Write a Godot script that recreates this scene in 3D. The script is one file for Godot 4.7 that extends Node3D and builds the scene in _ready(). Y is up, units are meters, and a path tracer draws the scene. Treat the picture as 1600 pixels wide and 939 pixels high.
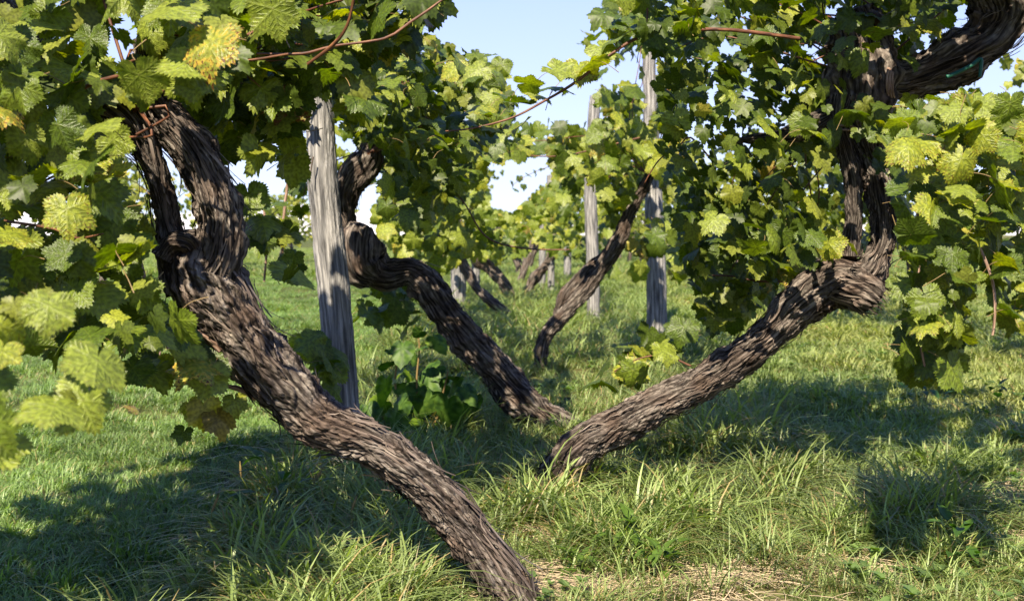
extends Node3D
# An old vineyard row: leaning vine trunks, weathered posts, leaf canopy, rough grass.

const F := 1600.0          # focal length in photograph pixels
const CX := 800.0
const CY := 469.5
const HOR := 365.0         # pixel row of the horizon
const EYE := 0.92          # camera height in metres

var rng := RandomNumberGenerator.new()
var nz := FastNoiseLite.new()
var nz2 := FastNoiseLite.new()
var gnoise := FastNoiseLite.new()
var pitch := atan((CY - HOR) / F)
var sun_to := Vector3.ZERO

var bark_mat: StandardMaterial3D
var bark_far_mat: StandardMaterial3D
var strip_mat: StandardMaterial3D
var cane_mat: StandardMaterial3D
var old_cane_mat: StandardMaterial3D
var post_mat: StandardMaterial3D
var petiole_mat: StandardMaterial3D
var leaf_mats: Array[StandardMaterial3D] = []
var foliage_mat: StandardMaterial3D
var near_leaf: Array[ArrayMesh] = []
var mid_leaf: Array[ArrayMesh] = []
var holes: Array[PackedVector2Array] = []
var names_used := {}
var leaf_relief: ImageTexture
var vein_dist := PackedFloat32Array()
var straw_spots: Array[Vector3] = []

# ------------------------------------------------------------------ helpers
func P(px: float, py: float, z: float) -> Vector3:
	# the point at distance z in front of the camera that a photograph pixel looks at
	var d := Vector3((px - CX) / F, -(py - CY) / F, -1.0)
	d = d.rotated(Vector3.RIGHT, -pitch)
	return Vector3(0, EYE, 0) + d * (z / -d.z)

func pix(p: Vector3) -> Vector2:
	var v := (p - Vector3(0, EYE, 0)).rotated(Vector3.RIGHT, pitch)
	if v.z > -0.05:
		return Vector2(-9999, -9999)
	return Vector2(CX + F * v.x / -v.z, CY - F * v.y / -v.z)

func gh(x: float, z: float) -> float:
	# ground height; z is the world z (negative ahead)
	var fade := clampf(1.0 - (absf(z) - 20.0) / 30.0, 0.0, 1.0)
	return (gnoise.get_noise_2d(x * 0.8, z * 0.8) * 0.035 + gnoise.get_noise_2d(x * 3.1 + 40.0, z * 3.1) * 0.012) * fade

func ground_at(px: float, py: float) -> Vector3:
	var z := EYE * F / (py - HOR)
	var p := P(px, py, z)
	p.y = gh(p.x, p.z)
	return p

func on_ground(x: float, z: float) -> Vector3:
	return Vector3(x, gh(x, z), z)

func numbered(called: String) -> String:
	if not names_used.has(called):
		names_used[called] = 0
		return called
	names_used[called] += 1
	return "%s_%03d" % [called, names_used[called]]

func thing(called: String, label: String, category: String, at: Vector3, group := "") -> Node3D:
	var o := Node3D.new()
	o.name = numbered(called)
	add_child(o)
	o.position = at
	o.set_meta("label", label)
	o.set_meta("category", category)
	if group != "":
		o.set_meta("group", group)
	return o

func part(parent: Node3D, called: String, mesh: Mesh, mat: Material, world_space := true) -> MeshInstance3D:
	var o := MeshInstance3D.new()
	o.name = called
	o.mesh = mesh
	if mat:
		o.material_override = mat
	parent.add_child(o, true)
	if world_space:
		o.position = -parent.position
	return o

func lin(r: float, g: float, b: float) -> Color:
	return Color(r, g, b).linear_to_srgb()

func mat(c: Color, rough := 0.8, spec := 0.4) -> StandardMaterial3D:
	var m := StandardMaterial3D.new()
	m.albedo_color = c
	m.roughness = rough
	m.metallic_specular = spec
	m.cull_mode = BaseMaterial3D.CULL_DISABLED
	return m

func noise_tex(freq: float, octaves: int, cols: Array, stops: Array, size := 512, sd := 1, ridged := false, warp := 0.0) -> NoiseTexture2D:
	var n := FastNoiseLite.new()
	n.seed = sd
	n.noise_type = FastNoiseLite.TYPE_SIMPLEX_SMOOTH
	n.frequency = freq
	n.fractal_type = FastNoiseLite.FRACTAL_RIDGED if ridged else FastNoiseLite.FRACTAL_FBM
	n.fractal_octaves = octaves
	if warp > 0.0:
		n.domain_warp_enabled = true
		n.domain_warp_amplitude = warp
		n.domain_warp_frequency = freq * 0.7
	var t := NoiseTexture2D.new()
	t.width = size
	t.height = size
	t.seamless = true
	t.noise = n
	if cols.size():
		var g := Gradient.new()
		g.offsets = PackedFloat32Array(stops)
		g.colors = PackedColorArray(cols)
		t.color_ramp = g
	return t

func catmull(a, b, c, d, t: float):
	return 0.5 * ((2.0 * b) + (c - a) * t + (2.0 * a - 5.0 * b + 4.0 * c - d) * t * t + (3.0 * b - a - 3.0 * c + d) * t * t * t)

# samples a smooth curve through pts at about ds; returns [points, radii]
func resample(pts: Array, rad: Array, ds: float) -> Array:
	var out := PackedVector3Array()
	var rr := PackedFloat32Array()
	var n := pts.size()
	for i in n - 1:
		var a: Vector3 = pts[maxi(i - 1, 0)]
		var b: Vector3 = pts[i]
		var c: Vector3 = pts[i + 1]
		var d: Vector3 = pts[mini(i + 2, n - 1)]
		var steps := maxi(1, int(round(b.distance_to(c) / ds)))
		for k in steps:
			var t := float(k) / steps
			out.append(catmull(a, b, c, d, t))
			rr.append(lerpf(rad[i], rad[i + 1], t * t * (3.0 - 2.0 * t)))
	out.append(pts[n - 1])
	rr.append(rad[n - 1])
	return [out, rr]

# a swept, gnarled limb with fissured bark; amp 0 gives a plain smooth cane
func limb(pts: Array, rad: Array, around: int, ds: float, amp: float, sd: float, twist := 0.0, lump := 0.16, ridge := 0.10, wavy := 1.0, knots := 0, flare := 0.0) -> ArrayMesh:
	var rs := resample(pts, rad, ds)
	var c: PackedVector3Array = rs[0]
	var r: PackedFloat32Array = rs[1]
	var n := c.size()
	var V := PackedVector3Array()
	var U := PackedVector2Array()
	var N := PackedVector3Array()
	var I := PackedInt32Array()
	var C := PackedColorArray()
	var row := around + 1
	var s := 0.0
	var t0: Vector3 = (c[1] - c[0]).normalized()
	var kg := RandomNumberGenerator.new()
	kg.seed = int(sd * 10.0) + 77
	var total := 0.0
	for i in range(1, n):
		total += c[i].distance_to(c[i - 1])
	var ks := []
	for q in knots:
		ks.append([kg.randf_range(0.15, 0.95) * total, kg.randf() * TAU, kg.randf_range(0.018, 0.042), kg.randf_range(0.006, 0.020)])
	var side: Vector3 = t0.cross(Vector3(0.21, 0.3, 0.93)).normalized()
	var cosv := PackedFloat32Array()
	var sinv := PackedFloat32Array()
	for j in around:
		cosv.append(cos(TAU * j / around))
		sinv.append(sin(TAU * j / around))
	for i in n:
		var tan: Vector3 = (c[mini(i + 1, n - 1)] - c[maxi(i - 1, 0)]).normalized()
		side = (side - tan * side.dot(tan)).normalized()
		var up: Vector3 = tan.cross(side)
		if i > 0:
			s += c[i].distance_to(c[i - 1])
		var R := r[i]
		var ct := cos(twist * s)
		var sn := sin(twist * s)
		for j in row:
			var k := j % around
			var rad_now := R
			if amp > 0.0:
				var x := (cosv[k] * ct - sinv[k] * sn) * R
				var y := (sinv[k] * ct + cosv[k] * sn) * R
				var w := nz2.get_noise_3d(x * 11.0 + sd, y * 11.0, s * 6.0) * wavy
				var w2 := nz2.get_noise_3d(x * 11.0, y * 11.0 + sd, s * 6.0 + 31.0) * wavy
				var a := nz.get_noise_3d(x * 52.0 + w * 1.5 + sd, y * 52.0 + w2 * 1.5, s * 10.0 + w2 * 1.5)
				var b := nz.get_noise_3d(x * 110.0 + w * 3.0, y * 110.0 + sd + w2 * 3.0, s * 25.0 + w * 2.0)
				var f := nz.get_noise_3d(x * 150.0 + w * 3.0, y * 150.0 + sd, s * 62.0)
				var big := nz2.get_noise_3d(x * 6.0 + sd, y * 6.0 + sd, s * 3.5)
				var med := nz2.get_noise_3d(x * 20.0 + sd, y * 20.0, s * 14.0)
				var g := clampf(1.0 - absf(a) * 3.6, 0.0, 1.0)
				var g2 := clampf(1.0 - absf(b) * 3.0, 0.0, 1.0)
				rad_now = R * (1.0 + big * lump * 2.0 + med * ridge) - amp * (g * 0.0062 + g2 * 0.0036 - f * 0.0016 - b * 0.0022 - a * 0.0025)
				rad_now += amp * 0.0028 * clampf(nz.get_noise_3d(x * 30.0 + w + sd, y * 30.0 + w2, s * 11.0) * 6.0, -1.0, 1.0) * (0.3 + 0.7 * wavy)
				rad_now -= amp * 0.0030 * wavy * clampf(1.0 - absf(nz.get_noise_3d(x * 40.0, y * 40.0 + sd, s * 40.0)) * 7.0, 0.0, 1.0)
				if flare > 0.0:
					rad_now += R * flare * exp(-s / 0.10) * (0.6 + 0.4 * cos(3.0 * TAU * k / around + sd))
				for q in ks:
					var ds_k: float = (s - q[0]) / q[2]
					if absf(ds_k) < 2.5:
						var da: float = angle_difference(TAU * k / around, q[1]) * R / q[2]
						var d2 := ds_k * ds_k * 0.6 + da * da
						if d2 < 6.0:
							rad_now += q[3] * (exp(-d2) - 0.75 * exp(-d2 * 7.0)) + 0.002 * sin(sqrt(d2) * 9.0) * exp(-d2 * 0.7)
			V.append(c[i] + (side * cosv[k] + up * sinv[k]) * rad_now)
			U.append(Vector2(float(j) / around, s))
			if amp > 0.0:
				var p := V[V.size() - 1]
				var t1 := nz2.get_noise_3d(p.x * 9.0 + sd, p.y * 9.0, p.z * 9.0)
				var t2 := nz2.get_noise_3d(p.x * 38.0, p.y * 38.0 + sd, p.z * 38.0)
				var cc := Color(0.80, 0.78, 0.76).lerp(Color(0.62, 0.52, 0.46), clampf(t1 * 1.4, 0.0, 1.0))
				cc = cc.lerp(Color(0.98, 1.0, 0.96), clampf((t2 - t1 * 0.6 - 0.25) * 1.8, 0.0, 1.0))
				C.append(cc * (0.9 + 0.25 * t2))
	# normals from the displaced grid
	for i in n:
		var i0 := maxi(i - 1, 0)
		var i1 := mini(i + 1, n - 1)
		for j in row:
			var k := j % around
			var kp := (k + 1) % around
			var km := (k + around - 1) % around
			var du := V[i * row + kp] - V[i * row + km]
			var dv := V[i1 * row + k] - V[i0 * row + k]
			var nn := du.cross(dv)
			var outw := V[i * row + k] - c[i]
			if nn.dot(outw) < 0.0:
				nn = -nn
			N.append(nn.normalized() if nn.length() > 1e-12 else outw.normalized())
	for i in n - 1:
		for j in around:
			var a := i * row + j
			I.append_array(PackedInt32Array([a, a + row, a + 1, a + 1, a + row, a + row + 1]))
	# rough end caps
	if amp > 0.0:
		while C.size() < V.size() + 2 * (row + 1):
			C.append(Color(0.75, 0.72, 0.70))
	for e in 2:
		var ring := 0 if e == 0 else n - 1
		var tip: Vector3 = c[ring] + (c[ring] - c[1 if e == 0 else n - 2]).normalized() * r[ring] * 0.25
		var at := V.size()
		V.append(tip)
		U.append(Vector2(0.5, 0.0))
		var dirn := (tip - c[1 if e == 0 else n - 2]).normalized()
		N.append(dirn)
		for j in row:
			V.append(V[ring * row + j])
			U.append(Vector2(float(j) / around, 0.1))
			N.append((dirn + N[ring * row + j] * 0.6).normalized())
		for j in around:
			if e == 0:
				I.append_array(PackedInt32Array([at, at + 1 + j, at + 2 + j]))
			else:
				I.append_array(PackedInt32Array([at, at + 2 + j, at + 1 + j]))
	return arr(V, N, U, I, C if amp > 0.0 else null)

func arr(V, N, U, I, C = null) -> ArrayMesh:
	var A := []
	A.resize(Mesh.ARRAY_MAX)
	A[Mesh.ARRAY_VERTEX] = V
	A[Mesh.ARRAY_NORMAL] = N
	if U != null:
		A[Mesh.ARRAY_TEX_UV] = U
	if C != null:
		A[Mesh.ARRAY_COLOR] = C
	A[Mesh.ARRAY_INDEX] = I
	var m := ArrayMesh.new()
	m.add_surface_from_arrays(Mesh.PRIMITIVE_TRIANGLES, A)
	return m

# photograph outline [px, py, half width px] with distances -> [points, radii]
func traced(list: Array, z0: float, z1: float) -> Array:
	var pts := []
	var rad := []
	var n := list.size()
	for i in n:
		var e: Array = list[i]
		var z: float = e[3] if e.size() > 3 else lerpf(z0, z1, float(i) / maxf(1, n - 1))
		pts.append(P(e[0], e[1], z))
		rad.append(e[2] * z / F)
	return [pts, rad]

# loose ribbons of peeling bark along a limb
func peeling(pts: Array, rad: Array, count: int, sd: int) -> ArrayMesh:
	var rs := resample(pts, rad, 0.01)
	var c: PackedVector3Array = rs[0]
	var r: PackedFloat32Array = rs[1]
	var g := RandomNumberGenerator.new()
	g.seed = sd
	var V := PackedVector3Array()
	var N := PackedVector3Array()
	var U := PackedVector2Array()
	var I := PackedInt32Array()
	for q in count * 2:
		var len_i := g.randi_range(3, 14)
		var i0 := g.randi_range(1, maxi(2, c.size() - len_i - 2))
		var th := g.randf() * TAU
		var wid := g.randf_range(0.0010, 0.0034)
		var lift := g.randf_range(0.000, 0.005)
		var peel := g.randf_range(0.0, 0.035) * (1.0 if g.randf() < 0.45 else 0.25)
		var bend := g.randf_range(-0.22, 0.22)
		var flip := g.randf() < 0.5
		var first := V.size()
		var u0 := g.randf()
		for k in len_i + 1:
			var i := clampi(i0 + k, 1, c.size() - 2)
			var t := float(k) / len_i
			var tan := (c[i + 1] - c[i - 1]).normalized()
			var s1 := tan.cross(Vector3(0.21, 0.3, 0.93)).normalized()
			var s2 := tan.cross(s1)
			var an := th + bend * t + 0.03 * sin(t * 7.0 + q)
			var outw := s1 * cos(an) + s2 * sin(an)
			var across := tan.cross(outw)
			var e := t if flip else 1.0 - t
			var h := r[i] * (1.0 + 0.05 * sin(q + t * 3.0)) + lift * 0.5 + peel * pow(e, 3.0) - 0.006 * (1.0 - e)
			var w := wid * (1.0 - pow(absf(t * 2.0 - 1.0), 4.0) * 0.85)
			var p := c[i] + outw * h
			V.append(p - across * w)
			V.append(p + across * w + outw * 0.002)
			N.append(outw)
			N.append(outw)
			U.append(Vector2(u0, t * len_i * 0.01))
			U.append(Vector2(u0 + 0.05, t * len_i * 0.01))
		for k in len_i:
			var a := first + k * 2
			I.append_array(PackedInt32Array([a, a + 2, a + 1, a + 1, a + 2, a + 3]))
	return arr(V, N, U, I)

# ------------------------------------------------------------------ leaves
func leaf_radius(deg: float, depth: float) -> float:
	var an := [0.0, 29.0, 56.0, 86.0, 116.0, 150.0, 171.0, 180.0]
	var ra := [1.0, lerpf(0.86, 0.58, depth), 0.93, lerpf(0.80, 0.56, depth), 0.80, 0.66, 0.50, 0.10]
	deg = absf(deg)
	for i in 7:
		if deg <= an[i + 1]:
			var t: float = (deg - an[i]) / (an[i + 1] - an[i])
			t = t * t * (3.0 - 2.0 * t)
			return lerpf(ra[i], ra[i + 1], t)
	return 0.1

func make_leaf(sd: int, outline: int, rings: int, petiole: bool) -> ArrayMesh:
	var g := RandomNumberGenerator.new()
	g.seed = sd
	var depth := g.randf_range(0.15, 0.85)
	var skew := g.randf_range(-0.08, 0.08)
	var fold := g.randf_range(-0.20, 0.75)
	var droop := g.randf_range(-0.1, 0.85)
	var curl := g.randf_range(-0.45, 0.7)
	var wav := g.randf_range(0.03, 0.14)
	var ph := g.randf() * TAU
	var asym := g.randf_range(-0.25, 0.25)
	var teeth := 0.055 if outline > 40 else 0.07
	var st := SurfaceTool.new()
	st.begin(Mesh.PRIMITIVE_TRIANGLES)
	var put := func(x: float, y: float):
		# x across, y towards the tip (tip is -Y in the finished leaf)
		var rr := sqrt(x * x + y * y)
		var phi := atan2(x, y)
		var z := -fold * absf(x) * (0.45 + 0.5 * absf(x)) - droop * 0.45 * maxf(y, 0.0) * y + asym * x * y * 0.5
		z += wav * sin(phi * 5.0 + ph) * rr * rr + wav * 0.6 * sin(phi * 9.0 + ph * 2.0) * rr * rr * rr
		z -= curl * pow(rr, 3.0) * 0.28
		z += 0.035 * rr * absf(cos(phi * 180.0 / 58.0 * 0.5))
		st.set_uv(Vector2(0.5 + x * 0.5, 0.40 + y * 0.55))
		st.add_vertex(Vector3(x, -y, z) * 0.62)
	put.call(0.0, 0.0)
	for k in rings:
		var f := pow(float(k + 1) / rings, 0.85)
		for j in outline + 1:
			var deg := -180.0 + 360.0 * j / outline
			var r := leaf_radius(deg, depth) * (1.0 + skew * sin(deg_to_rad(deg)))
			if k == rings - 1:
				r *= 1.0 + (teeth if j % 2 == 0 else -teeth) * (0.7 + 0.6 * absf(sin(j * 1.7 + ph)))
			var a := deg_to_rad(deg)
			put.call(sin(a) * r * f, cos(a) * r * f)
	for j in outline:
		st.add_index(0)
		st.add_index(1 + j)
		st.add_index(2 + j)
	for k in rings - 1:
		for j in outline:
			var a := 1 + k * (outline + 1) + j
			var b := a + outline + 1
			for q in [a, b, a + 1, a + 1, b, b + 1]:
				st.add_index(q)
	st.generate_normals()
	var m := st.commit()
	if petiole:
		var pts := [Vector3(0, 0, -0.002), Vector3(g.randf_range(-0.05, 0.05), 0.16, -0.10), Vector3(g.randf_range(-0.12, 0.12), 0.34, -0.30), Vector3(g.randf_range(-0.2, 0.2), 0.46, -0.58)]
		var t := limb(pts, [0.008, 0.0075, 0.008, 0.011], 5, 0.1, 0.0, 0.0)
		m.add_surface_from_arrays(Mesh.PRIMITIVE_TRIANGLES, t.surface_get_arrays(0))
	return m

# colour picture of a grape leaf: pale veins, mottling, and dry patches when it is turning
func leaf_image(base: Color, vein: Color, dry: Color, dryness: float, sd: int) -> ImageTexture:
	var S := 256
	var im := Image.create(S, S, false, Image.FORMAT_RGB8)
	var segs := []
	for d in [0.0, 56.0, -56.0, 116.0, -116.0]:
		var a := deg_to_rad(d)
		var dir := Vector2(sin(a), cos(a))
		segs.append([Vector2.ZERO, dir * 0.95, 0.019])
		for k in 4:
			var at: Vector2 = dir * (0.22 + 0.17 * k)
			for sgn in [-1.0, 1.0]:
				var b: float = a + sgn * 0.75
				segs.append([at, at + Vector2(sin(b), cos(b)) * (0.34 - 0.05 * k), 0.009])
	var dist := vein_dist
	var first := dist.is_empty()
	if first:
		dist.resize(S * S)
		dist.fill(9.0)
	else:
		segs = []
	for sg in segs:
		var a: Vector2 = sg[0]
		var b: Vector2 = sg[1]
		var w: float = sg[2]
		var ax := Vector2(0.5 + a.x * 0.5, 0.40 + a.y * 0.55) * S
		var bx := Vector2(0.5 + b.x * 0.5, 0.40 + b.y * 0.55) * S
		var lo := ax.min(bx) - Vector2(12, 12)
		var hi := ax.max(bx) + Vector2(12, 12)
		for y in range(maxi(0, int(lo.y)), mini(S, int(hi.y) + 1)):
			for x in range(maxi(0, int(lo.x)), mini(S, int(hi.x) + 1)):
				var p := Vector2(x, y)
				var q := Geometry2D.get_closest_point_to_segment(p, ax, bx)
				var dd := p.distance_to(q) / (w * S * 0.62)
				if dd < dist[y * S + x]:
					dist[y * S + x] = dd
	if first:
		vein_dist = dist
		var hi_im := Image.create(S, S, false, Image.FORMAT_L8)
		for y in S:
			for x in S:
				var h := clampf(dist[y * S + x] * 0.28, 0.0, 0.8) + 0.18 * nz.get_noise_2d(x * 0.13, y * 0.13)
				hi_im.set_pixel(x, y, Color(h, h, h))
		leaf_relief = ImageTexture.create_from_image(hi_im)
		return null
	for y in S:
		for x in S:
			var n1 := nz.get_noise_2d(x * 0.035 + sd * 13.0, y * 0.035)
			var n2 := nz.get_noise_2d(x * 0.16, y * 0.16 + sd * 7.0)
			var c := base * (1.0 + 0.16 * n1 + 0.05 * n2)
			var v := clampf(1.25 - dist[y * S + x], 0.0, 1.0)
			c = c.lerp(vein, v * 0.42)
			if dryness > 0.0:
				var ux := (x / float(S) - 0.5) * 2.0
				var uy := (y / float(S) - 0.40) / 0.55
				var rr := sqrt(ux * ux + uy * uy)
				var k := clampf((rr - 0.62 + n1 * 0.75 + n2 * 0.22) * 3.0, 0.0, 1.0) * dryness
				c = c.lerp(dry, k * (1.0 - v * 0.6))
				var n3 := nz.get_noise_2d(x * 0.06 + 90.0, y * 0.06 + sd * 31.0)
				c = c.lerp(Color(0.36, 0.22, 0.12), clampf((n3 + (rr - 0.8) * 0.9 - 0.45) * 6.0, 0.0, 1.0) * minf(1.0, dryness * 1.2))
			c.a = 1.0
			im.set_pixel(x, y, c)
	return ImageTexture.create_from_image(im)

func leaf_basis(normal: Vector3, roll: float) -> Basis:
	# local Z is the leaf's upper face, local -Y its tip; the tip hangs down, turned by roll
	var z := normal.normalized()
	var up := Vector3.UP - z * z.y
	if up.length() < 0.05:
		up = Vector3(0, 0, -1) - z * -z.z
	up = up.normalized().rotated(z, roll)
	return Basis(up.cross(z), up, z)

func in_hole(p: Vector3, size: float, extra: Array = []) -> bool:
	var q := pix(p)
	var z := maxf(0.3, -p.z)
	var r := size * 0.36 * F / z
	for h in holes:
		for o in [Vector2.ZERO, Vector2(r, 0), Vector2(-r, 0), Vector2(0, r), Vector2(0, -r)]:
			if Geometry2D.is_point_in_polygon(q + o, h):
				return true
	for h in extra:
		for o in [Vector2.ZERO, Vector2(r, 0) * 0.8, Vector2(-r, 0) * 0.8, Vector2(0, r) * 0.8, Vector2(0, -r) * 0.8]:
			if Geometry2D.is_point_in_polygon(q + o, h):
				return true
	return false

func poly(a: Array) -> PackedVector2Array:
	var p := PackedVector2Array()
	for i in range(0, a.size(), 2):
		p.append(Vector2(a[i], a[i + 1]))
	return p

func random_normal(spread: float, toward: Vector3) -> Vector3:
	var v := Vector3(rng.randfn(), rng.randfn(), rng.randfn()) * spread
	return (toward + v).normalized()

func pick_tint(weights: Array) -> int:
	var t := rng.randf()
	for i in weights.size():
		t -= weights[i]
		if t < 0.0:
			return i
	return 0

const GREEN := [0.36, 0.34, 0.20, 0.085, 0.010, 0.005]
const FARGREEN := [0.16, 0.30, 0.30, 0.20, 0.035, 0.005]

# leaves scattered through the part of the canopy that an outline and a range of distances enclose
func zone(out: Array, outline: Array, zn: float, zf: float, count: int, size: float, weights: Array, face := Vector3(0.22, 0.55, 0.55), spread := 0.42, keep_clear: Array = []) -> void:
	var pg := poly(outline)
	var lo := pg[0]
	var hi := pg[0]
	for p in pg:
		lo = lo.min(p)
		hi = hi.max(p)
	var made := 0
	var tries := 0
	while made < count and tries < count * 30:
		tries += 1
		var q := Vector2(rng.randf_range(lo.x, hi.x), rng.randf_range(lo.y, hi.y))
		if not Geometry2D.is_point_in_polygon(q, pg):
			continue
		var p := P(q.x, q.y, rng.randf_range(zn, zf))
		var sz := size * clampf(rng.randfn(1.0, 0.27), 0.4, 1.45)
		if in_hole(p, sz, keep_clear) or p.y < 0.12:
			continue
		out.append([p, sz, random_normal(spread, face), rng.randfn(0.0, 0.6), pick_tint(weights)])
		made += 1

func box_leaves(out: Array, lo: Vector3, hi: Vector3, count: int, size: float, weights: Array, face := Vector3(0.22, 0.6, 0.5)) -> void:
	var made := 0
	var tries := 0
	while made < count and tries < count * 20:
		tries += 1
		var p := Vector3(rng.randf_range(lo.x, hi.x), rng.randf_range(lo.y, hi.y), rng.randf_range(lo.z, hi.z))
		var clump := nz2.get_noise_3d(p.x * 2.2, p.y * 2.2, p.z * 2.2)
		if clump < -0.12 + rng.randf_range(-0.25, 0.1):
			continue
		var sz := size * clampf(rng.randfn(1.0, 0.22), 0.5, 1.4)
		if in_hole(p, sz):
			continue
		out.append([p, sz, random_normal(0.5, face), rng.randfn(0.0, 0.7), pick_tint(weights)])
		made += 1

const TINT := [Color(0.067, 0.103, 0.011), Color(0.116, 0.158, 0.016), Color(0.210, 0.240, 0.036), Color(0.270, 0.295, 0.030), Color(0.40, 0.35, 0.06), Color(0.28, 0.21, 0.05)]

# hangs leaves on a vine: the largest in view as parts of their own, the rest as one mass
func hang(v: Node3D, leaves: Array, singles: int) -> void:
	var seen := []
	var mass := []
	for L in leaves:
		var q := pix(L[0])
		var z: float = maxf(0.1, -L[0].z)
		if q.x > -60 and q.x < 1660 and q.y > -60 and q.y < 990:
			seen.append([L[1] / z, L])
		else:
			mass.append(L)
	seen.sort_custom(func(a, b): return a[0] > b[0])
	for i in seen.size():
		var L: Array = seen[i][1]
		if i >= singles:
			mass.append(L)
			continue
		var o := MeshInstance3D.new()
		o.name = "leaf"
		var big: bool = seen[i][0] * F > 32.0
		o.mesh = near_leaf[rng.randi() % near_leaf.size()] if big else mid_leaf[rng.randi() % mid_leaf.size()]
		o.set_surface_override_material(0, leaf_mats[L[4]])
		if o.mesh.get_surface_count() > 1:
			o.set_surface_override_material(1, petiole_mat)
		v.add_child(o, true)
		o.transform = Transform3D(leaf_basis(L[2], L[3]).scaled(Vector3.ONE * L[1]), L[0] - v.position)
	if mass.size():
		mass_leaves(v, mass)

func mass_leaves(v: Node3D, mass: Array) -> void:
	var kinds := 3
	for k in kinds:
		var mine := []
		for i in range(k, mass.size(), kinds):
			mine.append(mass[i])
		if mine.is_empty():
			continue
		var mm := MultiMesh.new()
		mm.transform_format = MultiMesh.TRANSFORM_3D
		mm.use_colors = true
		mm.mesh = mid_leaf[(k * 2) % mid_leaf.size()]
		mm.instance_count = mine.size()
		for i in mine.size():
			var L: Array = mine[i]
			mm.set_instance_transform(i, Transform3D(leaf_basis(L[2], L[3]).scaled(Vector3.ONE * L[1]), L[0] - v.position))
			var j := rng.randf_range(0.8, 1.25)
			mm.set_instance_color(i, TINT[L[4]] * j)
		var o := MultiMeshInstance3D.new()
		o.name = "foliage"
		o.multimesh = mm
		o.material_override = foliage_mat
		o.set_meta("kind", "stuff")
		v.add_child(o, true)

# thins the growth that stands between the sun and some points, so that light reaches them through gaps
func let_sun(leaves: Array, targets: Array, reach: float, share: float) -> Array:
	var kept := []
	for L in leaves:
		var blocks := false
		for t in targets:
			var d: Vector3 = L[0] - t
			var along := d.dot(sun_to)
			if along > 0.04 and (d - sun_to * along).length() < reach:
				blocks = true
		if not blocks or rng.randf() > share:
			kept.append(L)
	return kept

func cane(v: Node3D, list: Array, z0: float, z1: float, m: Material = null) -> void:
	var t := traced(list, z0, z1)
	for i in t[1].size():
		t[1][i] *= 0.45 * (1.0 + 0.10 * sin(i * 2.3))
	part(v, "cane", limb(t[0], t[1], 8, 0.02, 0.0, 0.0), m if m else cane_mat)

# canes that leave a head and run through the canopy to some of its leaves
func canes_to(v: Node3D, head: Vector3, leaves: Array, count: int, r := 0.0032) -> void:
	if leaves.is_empty():
		return
	for i in count:
		var L: Array = leaves[rng.randi() % leaves.size()]
		var to: Vector3 = L[0]
		if to.distance_to(head) > 1.3 or to.distance_to(head) < 0.15 or to.z > head.z + 0.12:
			continue
		var side := Vector3(rng.randfn(), rng.randfn() * 0.5, rng.randfn()) * 0.07
		var pts := [head, head.lerp(to, 0.33) + side + Vector3(0, 0.06, 0), head.lerp(to, 0.7) - side * 0.6 + Vector3(0, 0.05, 0), to]
		var bad := false
		for k in 5:
			if in_hole(head.lerp(to, k / 4.0), 0.01):
				bad = true
		if not bad:
			part(v, "cane", limb(pts, [r * 1.3, r, r * 0.85, r * 0.45], 6, 0.04, 0.0, 0.0), cane_mat)

# ------------------------------------------------------------------ grass
func make_tuft(sd: int, blades: int, h0: float, h1: float, spread: float, width: float, bend: float, dry: float) -> ArrayMesh:
	var g := RandomNumberGenerator.new()
	g.seed = sd
	var V := PackedVector3Array()
	var N := PackedVector3Array()
	var C := PackedColorArray()
	var I := PackedInt32Array()
	for b in blades:
		var an := g.randf() * TAU
		var rad := sqrt(g.randf()) * spread
		var root := Vector3(cos(an) * rad, -0.01, sin(an) * rad)
		var dir := Vector3(cos(an + g.randfn(0, 0.9)), 0, sin(an + g.randfn(0, 0.9))).normalized()
		var h := g.randf_range(h0, h1)
		var w := width * g.randf_range(0.6, 1.3)
		var bd := bend * g.randf_range(0.3, 1.5)
		var across := dir.cross(Vector3.UP).normalized().rotated(Vector3.UP, g.randfn(0, 0.5))
		var base := Color(0.166, 0.222, 0.060) * g.randf_range(0.75, 1.3)
		if g.randf() < 0.42:
			base = Color(0.255, 0.325, 0.115) * g.randf_range(0.8, 1.2)
		if g.randf() < dry:
			base = Color(0.36, 0.28, 0.13) * g.randf_range(0.7, 1.2)
		base.a = 1.0
		var segs := 4
		var at := V.size()
		for k in segs + 1:
			var t := float(k) / segs
			var lean := bd * t * t
			var p := root + dir * lean * h + Vector3.UP * h * (t - 0.42 * bd * t * t * t)
			var ww := w * (1.0 - pow(t, 2.2)) + 0.0003
			V.append(p - across * ww)
			V.append(p + across * ww)
			var nn := (Vector3.UP * (0.25 + lean) + dir * -0.55 + across * 0.15).normalized()
			N.append(nn)
			N.append(nn)
			C.append(base)
			C.append(base)
		for k in segs:
			var a := at + k * 2
			I.append_array(PackedInt32Array([a, a + 2, a + 1, a + 1, a + 2, a + 3]))
	return arr(V, N, null, I, C)

func straw_amount(x: float, z: float) -> float:
	# bare, strawy earth round the foot of the nearest vine
	var n := gnoise.get_noise_2d(x * 4.0 + 9.0, z * 4.0) * 0.55 + gnoise.get_noise_2d(x * 11.0, z * 11.0) * 0.35
	var a := 0.0
	for s in straw_spots:
		var d := Vector2((x - s.x) / s.y, (z - s.z) / (s.y * 0.55)).length()
		a = maxf(a, 1.15 - d)
	return clampf(a + n * 0.9, 0.0, 1.0) if a > -0.4 else 0.0

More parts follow.
